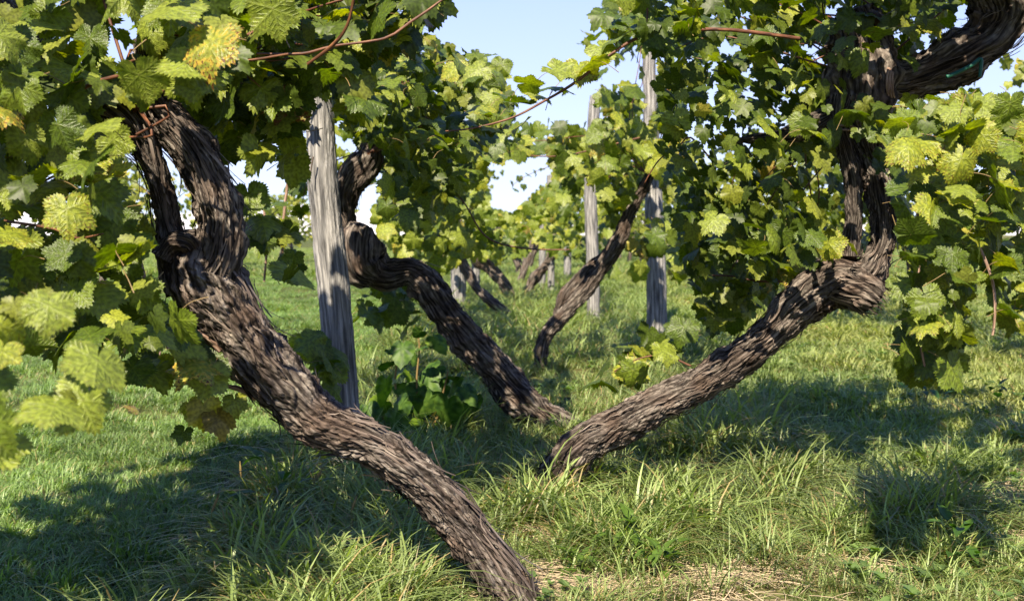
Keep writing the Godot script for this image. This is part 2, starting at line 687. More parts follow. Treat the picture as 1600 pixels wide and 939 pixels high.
func scatter(parent: Node3D, called: String, mesh: Mesh, m: Material, places: Array) -> void:
	if places.is_empty():
		return
	var mm := MultiMesh.new()
	mm.transform_format = MultiMesh.TRANSFORM_3D
	mm.use_colors = true
	mm.mesh = mesh
	mm.instance_count = places.size()
	for i in places.size():
		mm.set_instance_transform(i, places[i][0])
		mm.set_instance_color(i, places[i][1])
	var o := MultiMeshInstance3D.new()
	o.name = called
	o.multimesh = mm
	o.material_override = m
	o.set_meta("kind", "stuff")
	parent.add_child(o, true)

# ------------------------------------------------------------------ scene
func _ready() -> void:
	rng.seed = 20240917
	nz.seed = 3
	nz.frequency = 1.0
	nz.noise_type = FastNoiseLite.TYPE_SIMPLEX
	nz.fractal_type = FastNoiseLite.FRACTAL_NONE
	nz2.seed = 8
	nz2.frequency = 1.0
	nz2.noise_type = FastNoiseLite.TYPE_SIMPLEX_SMOOTH
	nz2.fractal_type = FastNoiseLite.FRACTAL_NONE
	gnoise.seed = 5
	gnoise.frequency = 1.0
	gnoise.noise_type = FastNoiseLite.TYPE_SIMPLEX_SMOOTH
	gnoise.fractal_type = FastNoiseLite.FRACTAL_NONE

	# camera
	var cam := Camera3D.new()
	cam.name = "camera"
	add_child(cam)
	var at := CameraAttributesPhysical.new()
	at.frustum_focal_length = 12.0 / (CY / F)
	at.frustum_near = 0.05
	at.frustum_far = 4000.0
	at.frustum_focus_distance = 2.75
	at.exposure_aperture = 6.7
	cam.attributes = at
	cam.fov = rad_to_deg(2.0 * atan(CY / F))
	cam.near = 0.05
	cam.far = 4000.0
	cam.position = Vector3(0, EYE, 0)
	cam.rotation = Vector3(-pitch, 0, 0)
	cam.current = true

	# sky
	var we := WorldEnvironment.new()
	var env := Environment.new()
	env.background_mode = Environment.BG_SKY
	var sky := Sky.new()
	var sm := ProceduralSkyMaterial.new()
	sm.sky_top_color = Color(0.35, 0.53, 0.92)
	sm.sky_horizon_color = Color(0.85, 0.905, 1.0)
	sm.sky_curve = 0.22
	sm.ground_horizon_color = Color(0.55, 0.58, 0.50)
	sm.ground_bottom_color = Color(0.20, 0.24, 0.12)
	sm.sun_angle_max = 8.0
	sky.sky_material = sm
	env.sky = sky
	env.background_energy_multiplier = 0.46
	env.tonemap_mode = Environment.TONE_MAPPER_LINEAR
	env.tonemap_exposure = 3.4
	env.sdfgi_enabled = true
	env.ssao_enabled = true
	env.ssil_enabled = true
	we.environment = env
	we.name = "surroundings"
	add_child(we)

	# sun: behind the camera and a little to its left, mid height
	var el := deg_to_rad(47.0)
	var az := deg_to_rad(-15.0)
	sun_to = Vector3(sin(az) * cos(el), sin(el), cos(az) * cos(el))
	var sun := DirectionalLight3D.new()
	sun.name = "sun"
	sun.light_energy = 1.6
	sun.light_color = Color(1.0, 0.945, 0.845)
	sun.light_angular_distance = 0.55
	sun.shadow_enabled = true
	add_child(sun)
	sun.look_at_from_position(sun_to * 50.0, Vector3.ZERO, Vector3.UP)

	materials()
	ground_and_hills()
	vines()
	posts()
	far_rows()
	ground_cover()
	small_plants()

func materials() -> void:
	bark_mat = mat(lin(0.9, 0.9, 0.9), 0.92, 0.25)
	bark_mat.albedo_texture = noise_tex(0.012, 5, [Color(0.15, 0.130, 0.119), Color(0.33, 0.300, 0.280), Color(0.47, 0.435, 0.408), Color(0.64, 0.605, 0.57)], [0.15, 0.42, 0.6, 0.9], 512, 11, false, 18.0)
	bark_mat.uv1_scale = Vector3(5.0, 0.8, 1.0)
	bark_mat.heightmap_enabled = true
	bark_mat.heightmap_texture = noise_tex(0.075, 4, [], [], 512, 12, true, 6.0)
	bark_mat.heightmap_scale = 0.42
	bark_mat.vertex_color_use_as_albedo = true
	bark_far_mat = bark_mat
	strip_mat = mat(lin(0.85, 0.85, 0.85), 0.9, 0.25)
	strip_mat.albedo_texture = noise_tex(0.02, 4, [Color(0.20, 0.172, 0.155), Color(0.37, 0.325, 0.295), Color(0.53, 0.485, 0.445)], [0.2, 0.5, 0.85], 256, 21)
	cane_mat = mat(Color(1, 1, 1), 0.55, 0.4)
	cane_mat.albedo_texture = noise_tex(0.02, 3, [Color(0.22, 0.13, 0.09), Color(0.36, 0.22, 0.145), Color(0.48, 0.34, 0.22)], [0.2, 0.55, 0.85], 128, 31)
	cane_mat.uv1_scale = Vector3(1, 6, 1)
	old_cane_mat = mat(Color(1, 1, 1), 0.8, 0.3)
	old_cane_mat.albedo_texture = noise_tex(0.03, 3, [Color(0.30, 0.22, 0.18), Color(0.50, 0.41, 0.35), Color(0.64, 0.55, 0.49)], [0.2, 0.55, 0.85], 128, 32)
	old_cane_mat.uv1_scale = Vector3(2, 5, 1)
	post_mat = mat(lin(0.95, 0.95, 0.95), 0.85, 0.3)
	post_mat.albedo_texture = noise_tex(0.014, 5, [Color(0.27, 0.265, 0.265), Color(0.41, 0.405, 0.40), Color(0.51, 0.50, 0.49), Color(0.61, 0.60, 0.59)], [0.12, 0.42, 0.6, 0.85], 512, 41, false, 10.0)
	post_mat.uv1_scale = Vector3(3.0, 0.45, 1.0)
	post_mat.heightmap_enabled = true
	post_mat.heightmap_texture = noise_tex(0.04, 4, [], [], 512, 42, true)
	post_mat.heightmap_scale = 0.2
	petiole_mat = mat(lin(0.17, 0.115, 0.045), 0.5, 0.4)

	var looks := [
		[Color(0.282, 0.352, 0.090), Color(0.45, 0.50, 0.19), Color(0.4, 0.33, 0.12), 0.0],
		[Color(0.372, 0.435, 0.122), Color(0.54, 0.57, 0.24), Color(0.5, 0.42, 0.15), 0.0],
		[Color(0.475, 0.525, 0.185), Color(0.61, 0.65, 0.33), Color(0.56, 0.57, 0.20), 0.12],
		[Color(0.510, 0.550, 0.165), Color(0.60, 0.62, 0.28), Color(0.64, 0.62, 0.20), 0.45],
		[Color(0.53, 0.55, 0.20), Color(0.58, 0.60, 0.28), Color(0.72, 0.60, 0.24), 0.9],
		[Color(0.52, 0.50, 0.20), Color(0.60, 0.57, 0.27), Color(0.45, 0.27, 0.15), 1.0],
	]
	leaf_image(Color.BLACK, Color.WHITE, Color.BLACK, 0.0, 0)
	for i in looks.size():
		var L: Array = looks[i]
		var m := mat(Color(1, 1, 1), 0.44, 0.5)
		m.heightmap_enabled = true
		m.heightmap_texture = leaf_relief
		m.heightmap_scale = 0.12
		m.albedo_texture = leaf_image(L[0], L[1], L[2], L[3], i + 1)
		m.texture_repeat = false
		m.backlight_enabled = true
		m.backlight = Color(0.98, 1.0, 0.24)
		leaf_mats.append(m)
	foliage_mat = mat(Color(1, 1, 1), 0.48, 0.42)
	foliage_mat.vertex_color_use_as_albedo = true
	foliage_mat.albedo_texture = leaf_image(Color(0.88, 0.88, 0.86), Color(1.0, 1.0, 1.0), Color.WHITE, 0.0, 9)
	foliage_mat.texture_repeat = false
	foliage_mat.backlight_enabled = true
	foliage_mat.backlight = Color(0.98, 1.0, 0.24)
	for k in 14:
		near_leaf.append(make_leaf(100 + k, 84, 4, true))
	for k in 9:
		mid_leaf.append(make_leaf(200 + k, 46, 2, false))

	# sky that stays open between the two arms of the row
	holes.append(poly([655, 40, 700, 22, 725, -60, 985, -60, 890, 60, 930, 100, 880, 135, 820, 150, 800, 105, 770, 75, 720, 70]))
	holes.append(poly([768, 300, 795, 258, 850, 243, 862, 270, 835, 300, 800, 332, 765, 322]))
	holes.append(poly([880, 185, 935, 130, 990, 85, 1005, 70, 1000, 110, 935, 135, 915, 160, 900, 195]))
	holes.append(poly([345, 258, 375, 250, 380, 285, 430, 262, 445, 300, 400, 305, 360, 290]))

func ground_and_hills() -> void:
	straw_spots = [Vector3(0.1, 0.42, -2.6), Vector3(0.5, 0.38, -2.68), Vector3(0.95, 0.24, -2.65), Vector3(0.08, 0.3, -3.1), Vector3(1.8, 0.3, -3.55), Vector3(0.4, 0.7, -2.0)]
	var xs := PackedFloat32Array()
	var zs := PackedFloat32Array()
	var step := 0.12
	var x := 0.0
	while x < 700.0:
		xs.append(x)
		x += 0.12 if x < 6.0 else x * 0.12
	var full := PackedFloat32Array()
	for i in range(xs.size() - 1, 0, -1):
		full.append(-xs[i])
	full.append_array(xs)
	var z := 12.0
	while z > -900.0:
		zs.append(z)
		z -= 0.5 if z > 0.0 else (0.12 if z > -12.0 else absf(z) * 0.05)
	var V := PackedVector3Array()
	var N := PackedVector3Array()
	var C := PackedColorArray()
	var I := PackedInt32Array()
	var w := full.size()
	for b in zs:
		for a in full:
			V.append(Vector3(a, gh(a, b), b))
			var e := 0.08
			N.append(Vector3(gh(a - e, b) - gh(a + e, b), 2.0 * e, gh(a, b - e) - gh(a, b + e)).normalized())
			var s := straw_amount(a, b) if absf(b) < 8.0 and absf(a) < 5.0 else 0.0
			var n := gnoise.get_noise_2d(a * 0.7, b * 0.7)
			var c := Color(0.075, 0.105, 0.032).lerp(Color(0.12, 0.13, 0.045), clampf(n + 0.4, 0.0, 1.0))
			c = c.lerp(Color(0.22, 0.165, 0.105), s)
			if a > 2.0:
				c = c.lerp(Color(0.20, 0.17, 0.075), 0.6 * clampf(0.4 + gnoise.get_noise_2d(a * 0.5, -b * 0.5 + 60.0), 0.0, 1.0))
			C.append(c)
	for i in zs.size() - 1:
		for j in w - 1:
			var a := i * w + j
			I.append_array(PackedInt32Array([a, a + w, a + 1, a + 1, a + w, a + w + 1]))
	var gm := mat(Color(1, 1, 1), 0.95, 0.2)
	gm.vertex_color_use_as_albedo = true
	gm.albedo_texture = noise_tex(0.02, 5, [Color(0.55, 0.52, 0.48), Color(0.9, 0.88, 0.84), Color(1, 1, 1)], [0.2, 0.55, 0.85], 512, 51)
	gm.uv1_triplanar = true
	gm.uv1_world_triplanar = true
	gm.uv1_scale = Vector3(1.3, 1.3, 1.3)
	gm.heightmap_enabled = true
	gm.heightmap_texture = noise_tex(0.05, 4, [], [], 512, 52)
	gm.heightmap_scale = 1.5
	var o := MeshInstance3D.new()
	o.name = "ground"
	o.mesh = arr(V, N, null, I, C)
	o.material_override = gm
	o.set_meta("kind", "structure")
	o.set_meta("label", "grassy vineyard ground between the rows")
	add_child(o)

	# a low grey ridge far beyond the vineyard
	var HV := PackedVector3Array()
	var HN := PackedVector3Array()
	var HI := PackedInt32Array()
	for i in 81:
		var t := i / 80.0
		var hx := lerpf(-520.0, 420.0, t)
		for k in 5:
			var f := k / 4.0
			var top := 14.0 + 9.0 * gnoise.get_noise_1d(hx * 0.006) + 3.0 * gnoise.get_noise_1d(hx * 0.03)
			HV.append(Vector3(hx, top * sin(f * PI / 2.0) - 0.5, -620.0 - f * 60.0 + 8.0 * gnoise.get_noise_1d(hx * 0.02 + k * 5.0)))
			HN.append(Vector3(0, 0.8, 0.6))
	for i in 80:
		for k in 4:
			var a := i * 5 + k
			HI.append_array(PackedInt32Array([a, a + 1, a + 5, a + 5, a + 1, a + 6]))
	var hm := mat(lin(0.34, 0.34, 0.36), 1.0, 0.1)
	var h := MeshInstance3D.new()
	h.name = "hills"
	h.mesh = arr(HV, HN, null, HI)
	h.material_override = hm
	h.set_meta("kind", "structure")
	h.set_meta("label", "low grey ridge far beyond the vineyard")
	add_child(h)

# ------------------------------------------------------------------ the row
func vines() -> void:
	var t: Array
	var leaves: Array
	var post_top := poly([486, 145, 522, 145, 555, 640, 510, 640, 484, 330])
	var trunk_clear := poly([225, 235, 262, 180, 300, 200, 352, 300, 362, 385, 470, 560, 560, 640, 900, 939, 700, 939, 440, 690, 380, 620, 300, 500, 262, 455, 258, 380, 232, 300])

	# 1. the forked vine in front
	var z1 := 2.47
	var v := thing("grapevine", "thick gnarled grapevine whose trunk forks around a hollow, rising from strawy ground", "grapevine", on_ground(0.03, -z1), "old grapevines of the row")
	t = traced([[835, 1030, 54], [818, 985, 48], [787, 910, 43], [733, 830, 38], [662, 755, 36], [585, 697, 37], [497, 658, 41], [430, 592, 47], [376, 520, 53], [332, 452, 61], [312, 405, 55], [318, 370, 38]], z1, 2.36)
	t[1] = t[1].map(func(x): return x * 0.91)
	part(v, "trunk", limb(t[0], t[1], 230, 0.0055, 1.0, 3.0, 1.6, 0.11, 0.10, 1.0, 7, 0.25), bark_mat)
	part(v, "bark_strips", peeling(t[0], t[1], 260, 5), strip_mat).set_meta("kind", "stuff")
	t = traced([[318, 440, 46], [338, 395, 42], [342, 345, 36], [326, 290, 35], [297, 236, 33], [262, 192, 29], [236, 158, 24], [228, 110, 17], [222, 60, 14]], 2.36, 2.30)
	t[1] = t[1].map(func(x): return x * 0.91)
	part(v, "arm", limb(t[0], t[1], 160, 0.0055, 0.85, 17.0, 2.0, 0.13, 0.12, 1.0, 4), bark_mat)
	part(v, "bark_strips", peeling(t[0], t[1], 90, 6), strip_mat).set_meta("kind", "stuff")
	t = traced([[300, 440, 44], [276, 400, 30], [260, 350, 20], [248, 300, 18], [236, 255, 20], [219, 212, 27], [196, 178, 33], [150, 150, 30], [100, 120, 25], [40, 70, 24], [8, 30, 26], [-40, -20, 24]], 2.38, 2.25)
	part(v, "arm", limb(t[0], t[1], 130, 0.006, 0.9, 29.0, 1.0, 0.2, 0.12, 1.0, 4), bark_mat)
	part(v, "bark_strips", peeling(t[0], t[1], 80, 7), strip_mat).set_meta("kind", "stuff")
	t = traced([[250, 400, 16, 2.30], [266, 378, 18, 2.30], [288, 376, 19, 2.30], [302, 394, 13, 2.32]], 2.3, 2.3)
	part(v, "burl", limb(t[0], t[1], 90, 0.005, 0.8, 33.0, 3.0, 0.25), bark_mat)
	t = traced([[345, 545, 8], [320, 525, 5], [298, 515, 3], [282, 512, 2]], 2.36, 2.3)
	part(v, "spur", limb(t[0], t[1], 20, 0.008, 0.3, 2.0), old_cane_mat)
	t = traced([[400, 622, 7], [372, 608, 4], [345, 604, 2.5], [325, 615, 2]], 2.45, 2.4)
	part(v, "spur", limb(t[0], t[1], 20, 0.008, 0.3, 4.0), old_cane_mat)
	cane(v, [[208, 375, 7], [224, 430, 6.5], [238, 490, 6], [262, 545, 4.5]], 2.2, 2.15, old_cane_mat)
	cane(v, [[105, 152, 8], [150, 128, 7], [215, 112, 7], [300, 100, 6.5], [370, 97, 5], [450, 84, 4]], 2.1, 2.0)
	cane(v, [[480, 100, 5], [520, 70, 6.5], [542, 40, 6], [552, 0, 5], [560, -40, 4]], 2.2, 2.1)
	cane(v, [[400, 84, 4], [470, 84, 5], [520, 72, 5], [600, 60, 4.5], [640, 35, 5], [690, 0, 4.5], [740, -45, 3.5]], 2.2, 2.3)
	cane(v, [[0, 345, 5], [40, 350, 5], [85, 358, 4.5], [120, 372, 3.5], [160, 365, 2.5]], 2.0, 1.9)
	cane(v, [[0, 205, 9], [12, 165, 8], [24, 120, 7], [40, 70, 6]], 2.3, 2.3, old_cane_mat)
	cane(v, [[240, 130, 5], [290, 90, 4.5], [330, 30, 4], [350, -40, 3]], 2.2, 2.1)
	leaves = []
	var head1 := P(215, 170, 2.28)
	zone(leaves, [-70, -50, 430, -50, 430, 70, 240, 150, 200, 240, 225, 330, 245, 420, 310, 520, 150, 560, -70, 560], 1.8, 2.35, 430, 0.079, [0.20, 0.33, 0.33, 0.12, 0.014, 0.006], Vector3(0.0, 0.5, 0.65), 0.42, [trunk_clear])
	zone(leaves, [-90, 470, 60, 450, 150, 500, 160, 580, 90, 680, -90, 720], 1.25, 1.5, 16, 0.070, [0.05, 0.25, 0.38, 0.27, 0.05, 0.0], Vector3(0.3, 0.5, 0.7), 0.35, [trunk_clear])
	zone(leaves, [150, 440, 320, 500, 340, 585, 180, 590, 120, 500], 2.15, 2.5, 24, 0.09, GREEN, Vector3(0.2, 0.4, 0.7), 0.4, [trunk_clear])
	zone(leaves, [200, -70, 720, -70, 700, 20, 630, 60, 570, 120, 560, 190, 400, 180, 300, 180, 250, 100], 2.3, 3.0, 410, 0.085, GREEN, Vector3(0.1, 0.7, 0.4), 0.42, [trunk_clear, post_top])
	zone(leaves, [500, -60, 720, -60, 690, 20, 630, 60, 570, 130, 520, 130], 2.7, 3.4, 95, 0.088, GREEN, Vector3(0.1, 0.7, 0.4), 0.42)
	zone(leaves, [285, 120, 500, 120, 490, 270, 400, 250, 350, 280, 320, 210], 2.4, 3.0, 70, 0.085, GREEN, Vector3(0.0, 0.5, 0.6), 0.42, [trunk_clear, post_top])
	zone(leaves, [400, 340, 490, 340, 490, 430, 440, 445, 410, 410], 2.5, 3.1, 12, 0.09, GREEN, Vector3(0.0, 0.5, 0.6), 0.45, [trunk_clear, post_top])
	zone(leaves, [355, 275, 400, 275, 400, 320, 355, 320], 2.4, 2.5, 1, 0.12, [0.0, 0.5, 0.5], Vector3(0.1, 0.3, 0.9), 0.2)
	for q in [[318, 640, 0.085, 4], [340, 652, 0.08, 5], [300, 636, 0.06, 3], [286, 676, 0.05, 0], [366, 626, 0.06, 3], [330, 560, 0.12, 0]]:
		leaves.append([P(q[0], q[1], 2.35), q[2], random_normal(0.25, Vector3(0.1, 0.35, 0.9)), rng.randfn(0, 0.4), q[3]])
	# growth above the frame that shades the ground to the side
	box_leaves(leaves, Vector3(-1.6, 1.55, -2.9), Vector3(-0.9, 1.95, -2.2), 90, 0.125, GREEN)
	box_leaves(leaves, Vector3(-1.7, 1.75, -2.7), Vector3(-0.75, 2.05, -1.85), 250, 0.12, GREEN)
	box_leaves(leaves, Vector3(-2.1, 1.55, -1.25), Vector3(-1.1, 1.95, -0.85), 130, 0.12, GREEN)
	box_leaves(leaves, Vector3(-2.0, 1.6, -1.9), Vector3(-1.35, 2.0, -1.2), 130, 0.12, GREEN)
	box_leaves(leaves, Vector3(-1.9, 1.0, -2.9), Vector3(-1.3, 1.6, -1.7), 60, 0.125, GREEN)
	leaves = let_sun(leaves, [P(300, 236, 2.3), P(322, 290, 2.3), P(342, 345, 2.32), P(335, 400, 2.34), P(335, 452, 2.34), P(376, 520, 2.36), P(410, 570, 2.38), P(450, 610, 2.4)], 0.10, 0.8)
	canes_to(v, head1, leaves, 40)
	hang(v, leaves, 300)

	# 2. the vine that leans the other way
	var z2 := 3.59
	v = thing("grapevine", "dark grapevine leaning away from the forked one, its head bound with twig ties", "grapevine", on_ground(0.14, -z2), "old grapevines of the row")
	t = traced([[850, 830, 46], [860, 775, 40], [880, 735, 36], [915, 694, 33], [1000, 648, 31], [1098, 598, 29], [1190, 535, 30], [1248, 478, 38], [1295, 445, 42], [1335, 442, 38], [1362, 458, 26]], z2, 3.45)
	t[1] = t[1].map(func(x): return x * 0.91)
	part(v, "trunk", limb(t[0], t[1], 190, 0.007, 1.0, 51.0, 1.4, 0.12, 0.10, 1.0, 7, 0.25), bark_mat)
	part(v, "bark_strips", peeling(t[0], t[1], 230, 15), strip_mat).set_meta("kind", "stuff")
	t = traced([[1320, 460, 32], [1352, 428, 28], [1376, 385, 20], [1381, 340, 19], [1374, 290, 18], [1362, 240, 21], [1348, 195, 34], [1348, 125, 50], [1345, 65, 40], [1330, 20, 26]], 3.45, 3.5)
	part(v, "arm", limb(t[0], t[1], 140, 0.007, 1.0, 61.0, 1.0, 0.18, 0.14, 1.0, 6), bark_mat)
	part(v, "bark_strips", peeling(t[0], t[1], 90, 16), strip_mat).set_meta("kind", "stuff")
	# ragged stub where an old limb was cut at the bend
	t = traced([[1322, 440, 34, 3.44], [1348, 452, 33, 3.42], [1366, 466, 25, 3.42]], 3.4, 3.4)
	part(v, "stub", limb(t[0], t[1], 110, 0.006, 1.3, 67.0, 0.3, 0.14, 0.16, 1.0, 3), bark_mat)
	part(v, "bark_strips", peeling([P(1300, 440, 3.44), P(1345, 455, 3.42), P(1385, 478, 3.42)], [0.07, 0.066, 0.045], 45, 19), strip_mat).set_meta("kind", "stuff")
	t = traced([[1330, 400, 16], [1334, 340, 14], [1332, 280, 13], [1322, 230, 13], [1312, 190, 15], [1320, 150, 20]], 3.46, 3.46)
	part(v, "arm", limb(t[0], t[1], 60, 0.01, 0.7, 71.0, 2.0, 0.15), bark_mat)
	t = traced([[1345, 110, 36], [1400, 125, 30], [1460, 108, 30], [1510, 82, 40], [1550, 55, 44], [1568, 15, 42], [1545, -30, 36], [1500, -70, 26]], 3.5, 3.4)
	part(v, "arm", limb(t[0], t[1], 110, 0.009, 1.0, 81.0, 1.0, 0.2), bark_mat)
	part(v, "bark_strips", peeling(t[0], t[1], 70, 17), strip_mat).set_meta("kind", "stuff")
	t = traced([[1330, 150, 26], [1290, 185, 16], [1240, 208, 12], [1195, 214, 10], [1150, 220, 7]], 3.5, 3.5)
	part(v, "arm", limb(t[0], t[1], 60, 0.01, 0.7, 91.0, 1.0, 0.2), bark_mat)
	for k in 3:
		var tie := []
		for a in 13:
			var th := TAU * a / 12.0
			tie.append(P(1392 + 4 * k + 5 * cos(th), 128 + 26 * sin(th), 3.42 + 0.065 * cos(th) + 0.004 * k))
		var rr := []
		rr.resize(13)
		rr.fill(0.0045)
		part(v, "tie", limb(tie, rr, 7, 0.01, 0.0, 0.0), old_cane_mat)
	for k in 2:
		var tie := []
		for a in 13:
			var th := TAU * a / 12.0
			tie.append(P(1320 + 19 * cos(th), 200 + 7 * k + 4 * sin(th), 3.46 + 0.04 * sin(th)))
		var rr := []
		rr.resize(13)
		rr.fill(0.004)
		part(v, "tie", limb(tie, rr, 7, 0.01, 0.0, 0.0), old_cane_mat)
	var green := mat(Color(0.08, 0.30, 0.24), 0.5, 0.4)
	t = traced([[1480, 120, 3], [1500, 112, 3.2], [1522, 100, 3.2], [1534, 92, 3], [1532, 120, 2.6]], 3.33, 3.33)
	part(v, "plastic_tie", limb(t[0], t[1], 7, 0.01, 0.0, 0.0), green)
	cane(v, [[1250, 60, 6], [1190, 52, 6.5], [1130, 46, 7], [1060, 48, 6.5], [1000, 58, 6], [950, 88, 5.5], [900, 128, 5], [850, 158, 4.5], [800, 184, 4], [740, 200, 3], [695, 205, 2.2]], 3.1, 2.9)
	cane(v, [[1440, 280, 5.5], [1434, 350, 5.5], [1437, 410, 5.5], [1432, 470, 5], [1438, 530, 5], [1448, 582, 4]], 2.35, 2.35, old_cane_mat)
	cane(v, [[1530, 380, 4.5], [1552, 440, 5], [1556, 490, 5], [1552, 524, 4]], 2.2, 2.2, old_cane_mat)
	cane(v, [[1440, 470, 3], [1420, 468, 3], [1405, 455, 2.6], [1390, 450, 2]], 2.35, 2.4)
	cane(v, [[1330, 435, 4], [1200, 440, 4], [1150, 432, 3.5], [1110, 430, 2.5]], 3.7, 3.8)
	cane(v, [[1080, 572, 3.5], [1040, 556, 3.2], [1000, 560, 2.6], [960, 580, 2]], 3.55, 3.6)
	cane(v, [[1010, 50, 3], [1012, 20, 3], [1011, -20, 2.5]], 3.0, 3.0)
	cane(v, [[1120, 260, 3], [1080, 215, 3], [1060, 230, 3], [1030, 250, 2.5], [1005, 290, 2]], 3.6, 3.7)
	leaves = []
	var wood_clear := [poly([1362, 285, 1392, 285, 1392, 370, 1362, 370]), poly([1350, 90, 1395, 90, 1400, 150, 1345, 150]), poly([1430, 75, 1480, 60, 1500, -20, 1590, -20, 1590, 90, 1520, 120, 1450, 140]), poly([1230, 440, 1300, 415, 1340, 440, 1365, 480, 1290, 500, 1230, 500, 1080, 640, 880, 770, 840, 720, 1000, 620, 1150, 530]), poly([1312, 210, 1340, 230, 1345, 330, 1325, 330])]
	var GD := [0.44, 0.34, 0.15, 0.06, 0.005, 0.005]
	zone(leaves, [1030, 70, 1030, -70, 1500, -70, 1480, 60, 1440, 150, 1420, 250, 1410, 380, 1300, 410, 1210, 440, 1160, 400, 1080, 350, 1060, 290, 1020, 230], 3.1, 4.4, 900, 0.070, GD, Vector3(0.2, 0.6, 0.45), 0.42, wood_clear)
	zone(leaves, [1160, -60, 1400, -60, 1390, 220, 1250, 250, 1180, 180], 3.55, 4.5, 210, 0.08, GD, Vector3(0.2, 0.6, 0.45), 0.42)
	zone(leaves, [925, 20, 1010, -60, 1100, -60, 1090, 40, 1000, 60, 950, 50], 2.9, 3.4, 60, 0.072, GD, Vector3(0.2, 0.6, 0.45), 0.42, wood_clear)
	zone(leaves, [1060, 300, 1200, 330, 1240, 420, 1160, 500, 1110, 520, 1080, 440], 3.6, 4.6, 240, 0.075, GREEN, Vector3(0.25, 0.5, 0.55), 0.42, wood_clear)
	zone(leaves, [1405, 190, 1480, 145, 1590, 160, 1660, 170, 1660, 520, 1575, 510, 1530, 420, 1500, 560, 1480, 585, 1425, 595, 1410, 520, 1425, 420], 2.15, 2.7, 330, 0.067, [0.22, 0.32, 0.30, 0.16, 0.0, 0.0], Vector3(0.1, 0.45, 0.6), 0.45, wood_clear)
	for q in [[1432, 460, 50], [1452, 478, 50], [1480, 500, 55], [1425, 500, 50], [1448, 520, 45], [1492, 525, 50], [1420, 545, 55], [1462, 545, 50], [1472, 582, 50], [1415, 580, 40], [1505, 480, 50], [1440, 440, 55], [1470, 430, 55], [1412, 520, 45], [1455, 505, 50], [1478, 555, 40]]:
		leaves.append([P(q[0], q[1], lerpf(2.28, 2.42, rng.randf())), q[2] * 0.9 * 2.35 / F, random_normal(0.45, Vector3(0.1, 0.4, 0.7)), rng.randfn(0, 0.6), pick_tint([0.3, 0.3, 0.25, 0.15])])
	zone(leaves, [940, 560, 1000, 525, 1060, 490, 1090, 520, 1050, 560, 970, 610, 935, 600], 3.5, 3.75, 19, 0.10, [0.4, 0.4, 0.15, 0.05], Vector3(0.0, 0.6, 0.5), 0.4)
	for q in [[960, 62, 60], [925, 95, 70], [905, 105, 60], [895, 118, 75], [868, 110, 60], [862, 135, 70], [835, 145, 62], [822, 130, 55], [805, 160, 62], [790, 150, 55], [775, 180, 60], [752, 170, 55], [735, 190, 50], [715, 180, 45], [700, 195, 45], [990, 45, 70], [1020, 60, 70], [1040, 35, 70], [940, 75, 60], [815, 195, 50], [770, 200, 42]]:
		leaves.append([P(q[0], q[1], lerpf(2.9, 3.1, rng.randf())), q[2] * 0.88 * 3.0 / F, random_normal(0.3, Vector3(0.1, 0.85, 0.2)), rng.randfn(0, 0.6), pick_tint([0.45, 0.3, 0.1, 0.15])])
	box_leaves(leaves, Vector3(0.85, 1.78, -4.2), Vector3(2.1, 2.15, -2.6), 300, 0.125, GREEN)
	box_leaves(leaves, Vector3(1.35, 0.9, -2.7), Vector3(2.1, 1.9, -1.9), 130, 0.11, GREEN)
	canes_to(v, P(1350, 120, 3.5), leaves, 40)
	hang(v, leaves, 300)

	# 3. the vine behind the near post
	var z3 := 4.75
	v = thing("grapevine", "grapevine with a swollen knuckle bent against the nearest grey post", "grapevine", on_ground(0.27, -z3), "old grapevines of the row")
	t = traced([[920, 715, 30], [888, 682, 29], [850, 660, 27], [815, 625, 28], [770, 575, 28], [726, 525, 26], [690, 480, 25], [664, 443, 25], [640, 425, 20], [602, 428, 23], [572, 408, 33], [556, 375, 27], [560, 350, 14]], z3, 4.6)
	part(v, "trunk", limb(t[0], t[1], 140, 0.010, 1.0, 103.0, 1.5, 0.14, 0.12, 1.0, 7, 0.25), bark_mat)
	part(v, "bark_strips", peeling(t[0], t[1], 150, 25), strip_mat).set_meta("kind", "stuff")
	t = traced([[585, 432, 20, 4.55], [562, 415, 34, 4.52], [560, 385, 35, 4.52], [566, 358, 18, 4.55]], 4.6, 4.6)
	part(v, "burl", limb(t[0], t[1], 80, 0.01, 0.9, 109.0, 2.0, 0.2), bark_mat)
	t = traced([[560, 390, 20], [542, 345, 17], [542, 305, 20], [558, 270, 23], [582, 245, 20], [580, 205, 15], [568, 170, 14], [560, 120, 10]], 4.7, 4.6)
	part(v, "arm", limb(t[0], t[1], 70, 0.012, 0.8, 113.0, 1.0, 0.18), bark_mat)
	part(v, "bark_strips", peeling(t[0], t[1], 40, 26), strip_mat).set_meta("kind", "stuff")
	t = traced([[574, 240, 6], [620, 215, 4.5], [655, 195, 4], [690, 160, 3.5], [720, 120, 2.5]], 4.6, 4.6)
	part(v, "cane", limb(t[0], t[1], 10, 0.02, 0.0, 0.0), cane_mat)
	cane(v, [[600, 210, 5], [660, 250, 4], [720, 310, 3], [760, 370, 3], [820, 388, 2.6], [890, 390, 2]], 4.5, 4.4)
	cane(v, [[410, 310, 4], [416, 380, 4], [412, 440, 4]], 4.8, 4.8, old_cane_mat)
	cane(v, [[455, 240, 5], [446, 310, 5], [440, 380, 4.5], [444, 420, 4]], 4.8, 4.8, old_cane_mat)
	leaves = []
	var post_clear := [poly([484, 175, 522, 175, 552, 640, 512, 640])]
	var knee_clear := [post_clear[0], poly([545, 350, 590, 350, 660, 410, 690, 480, 640, 480, 600, 450, 545, 440]), poly([550, 240, 600, 240, 590, 290, 535, 330])]
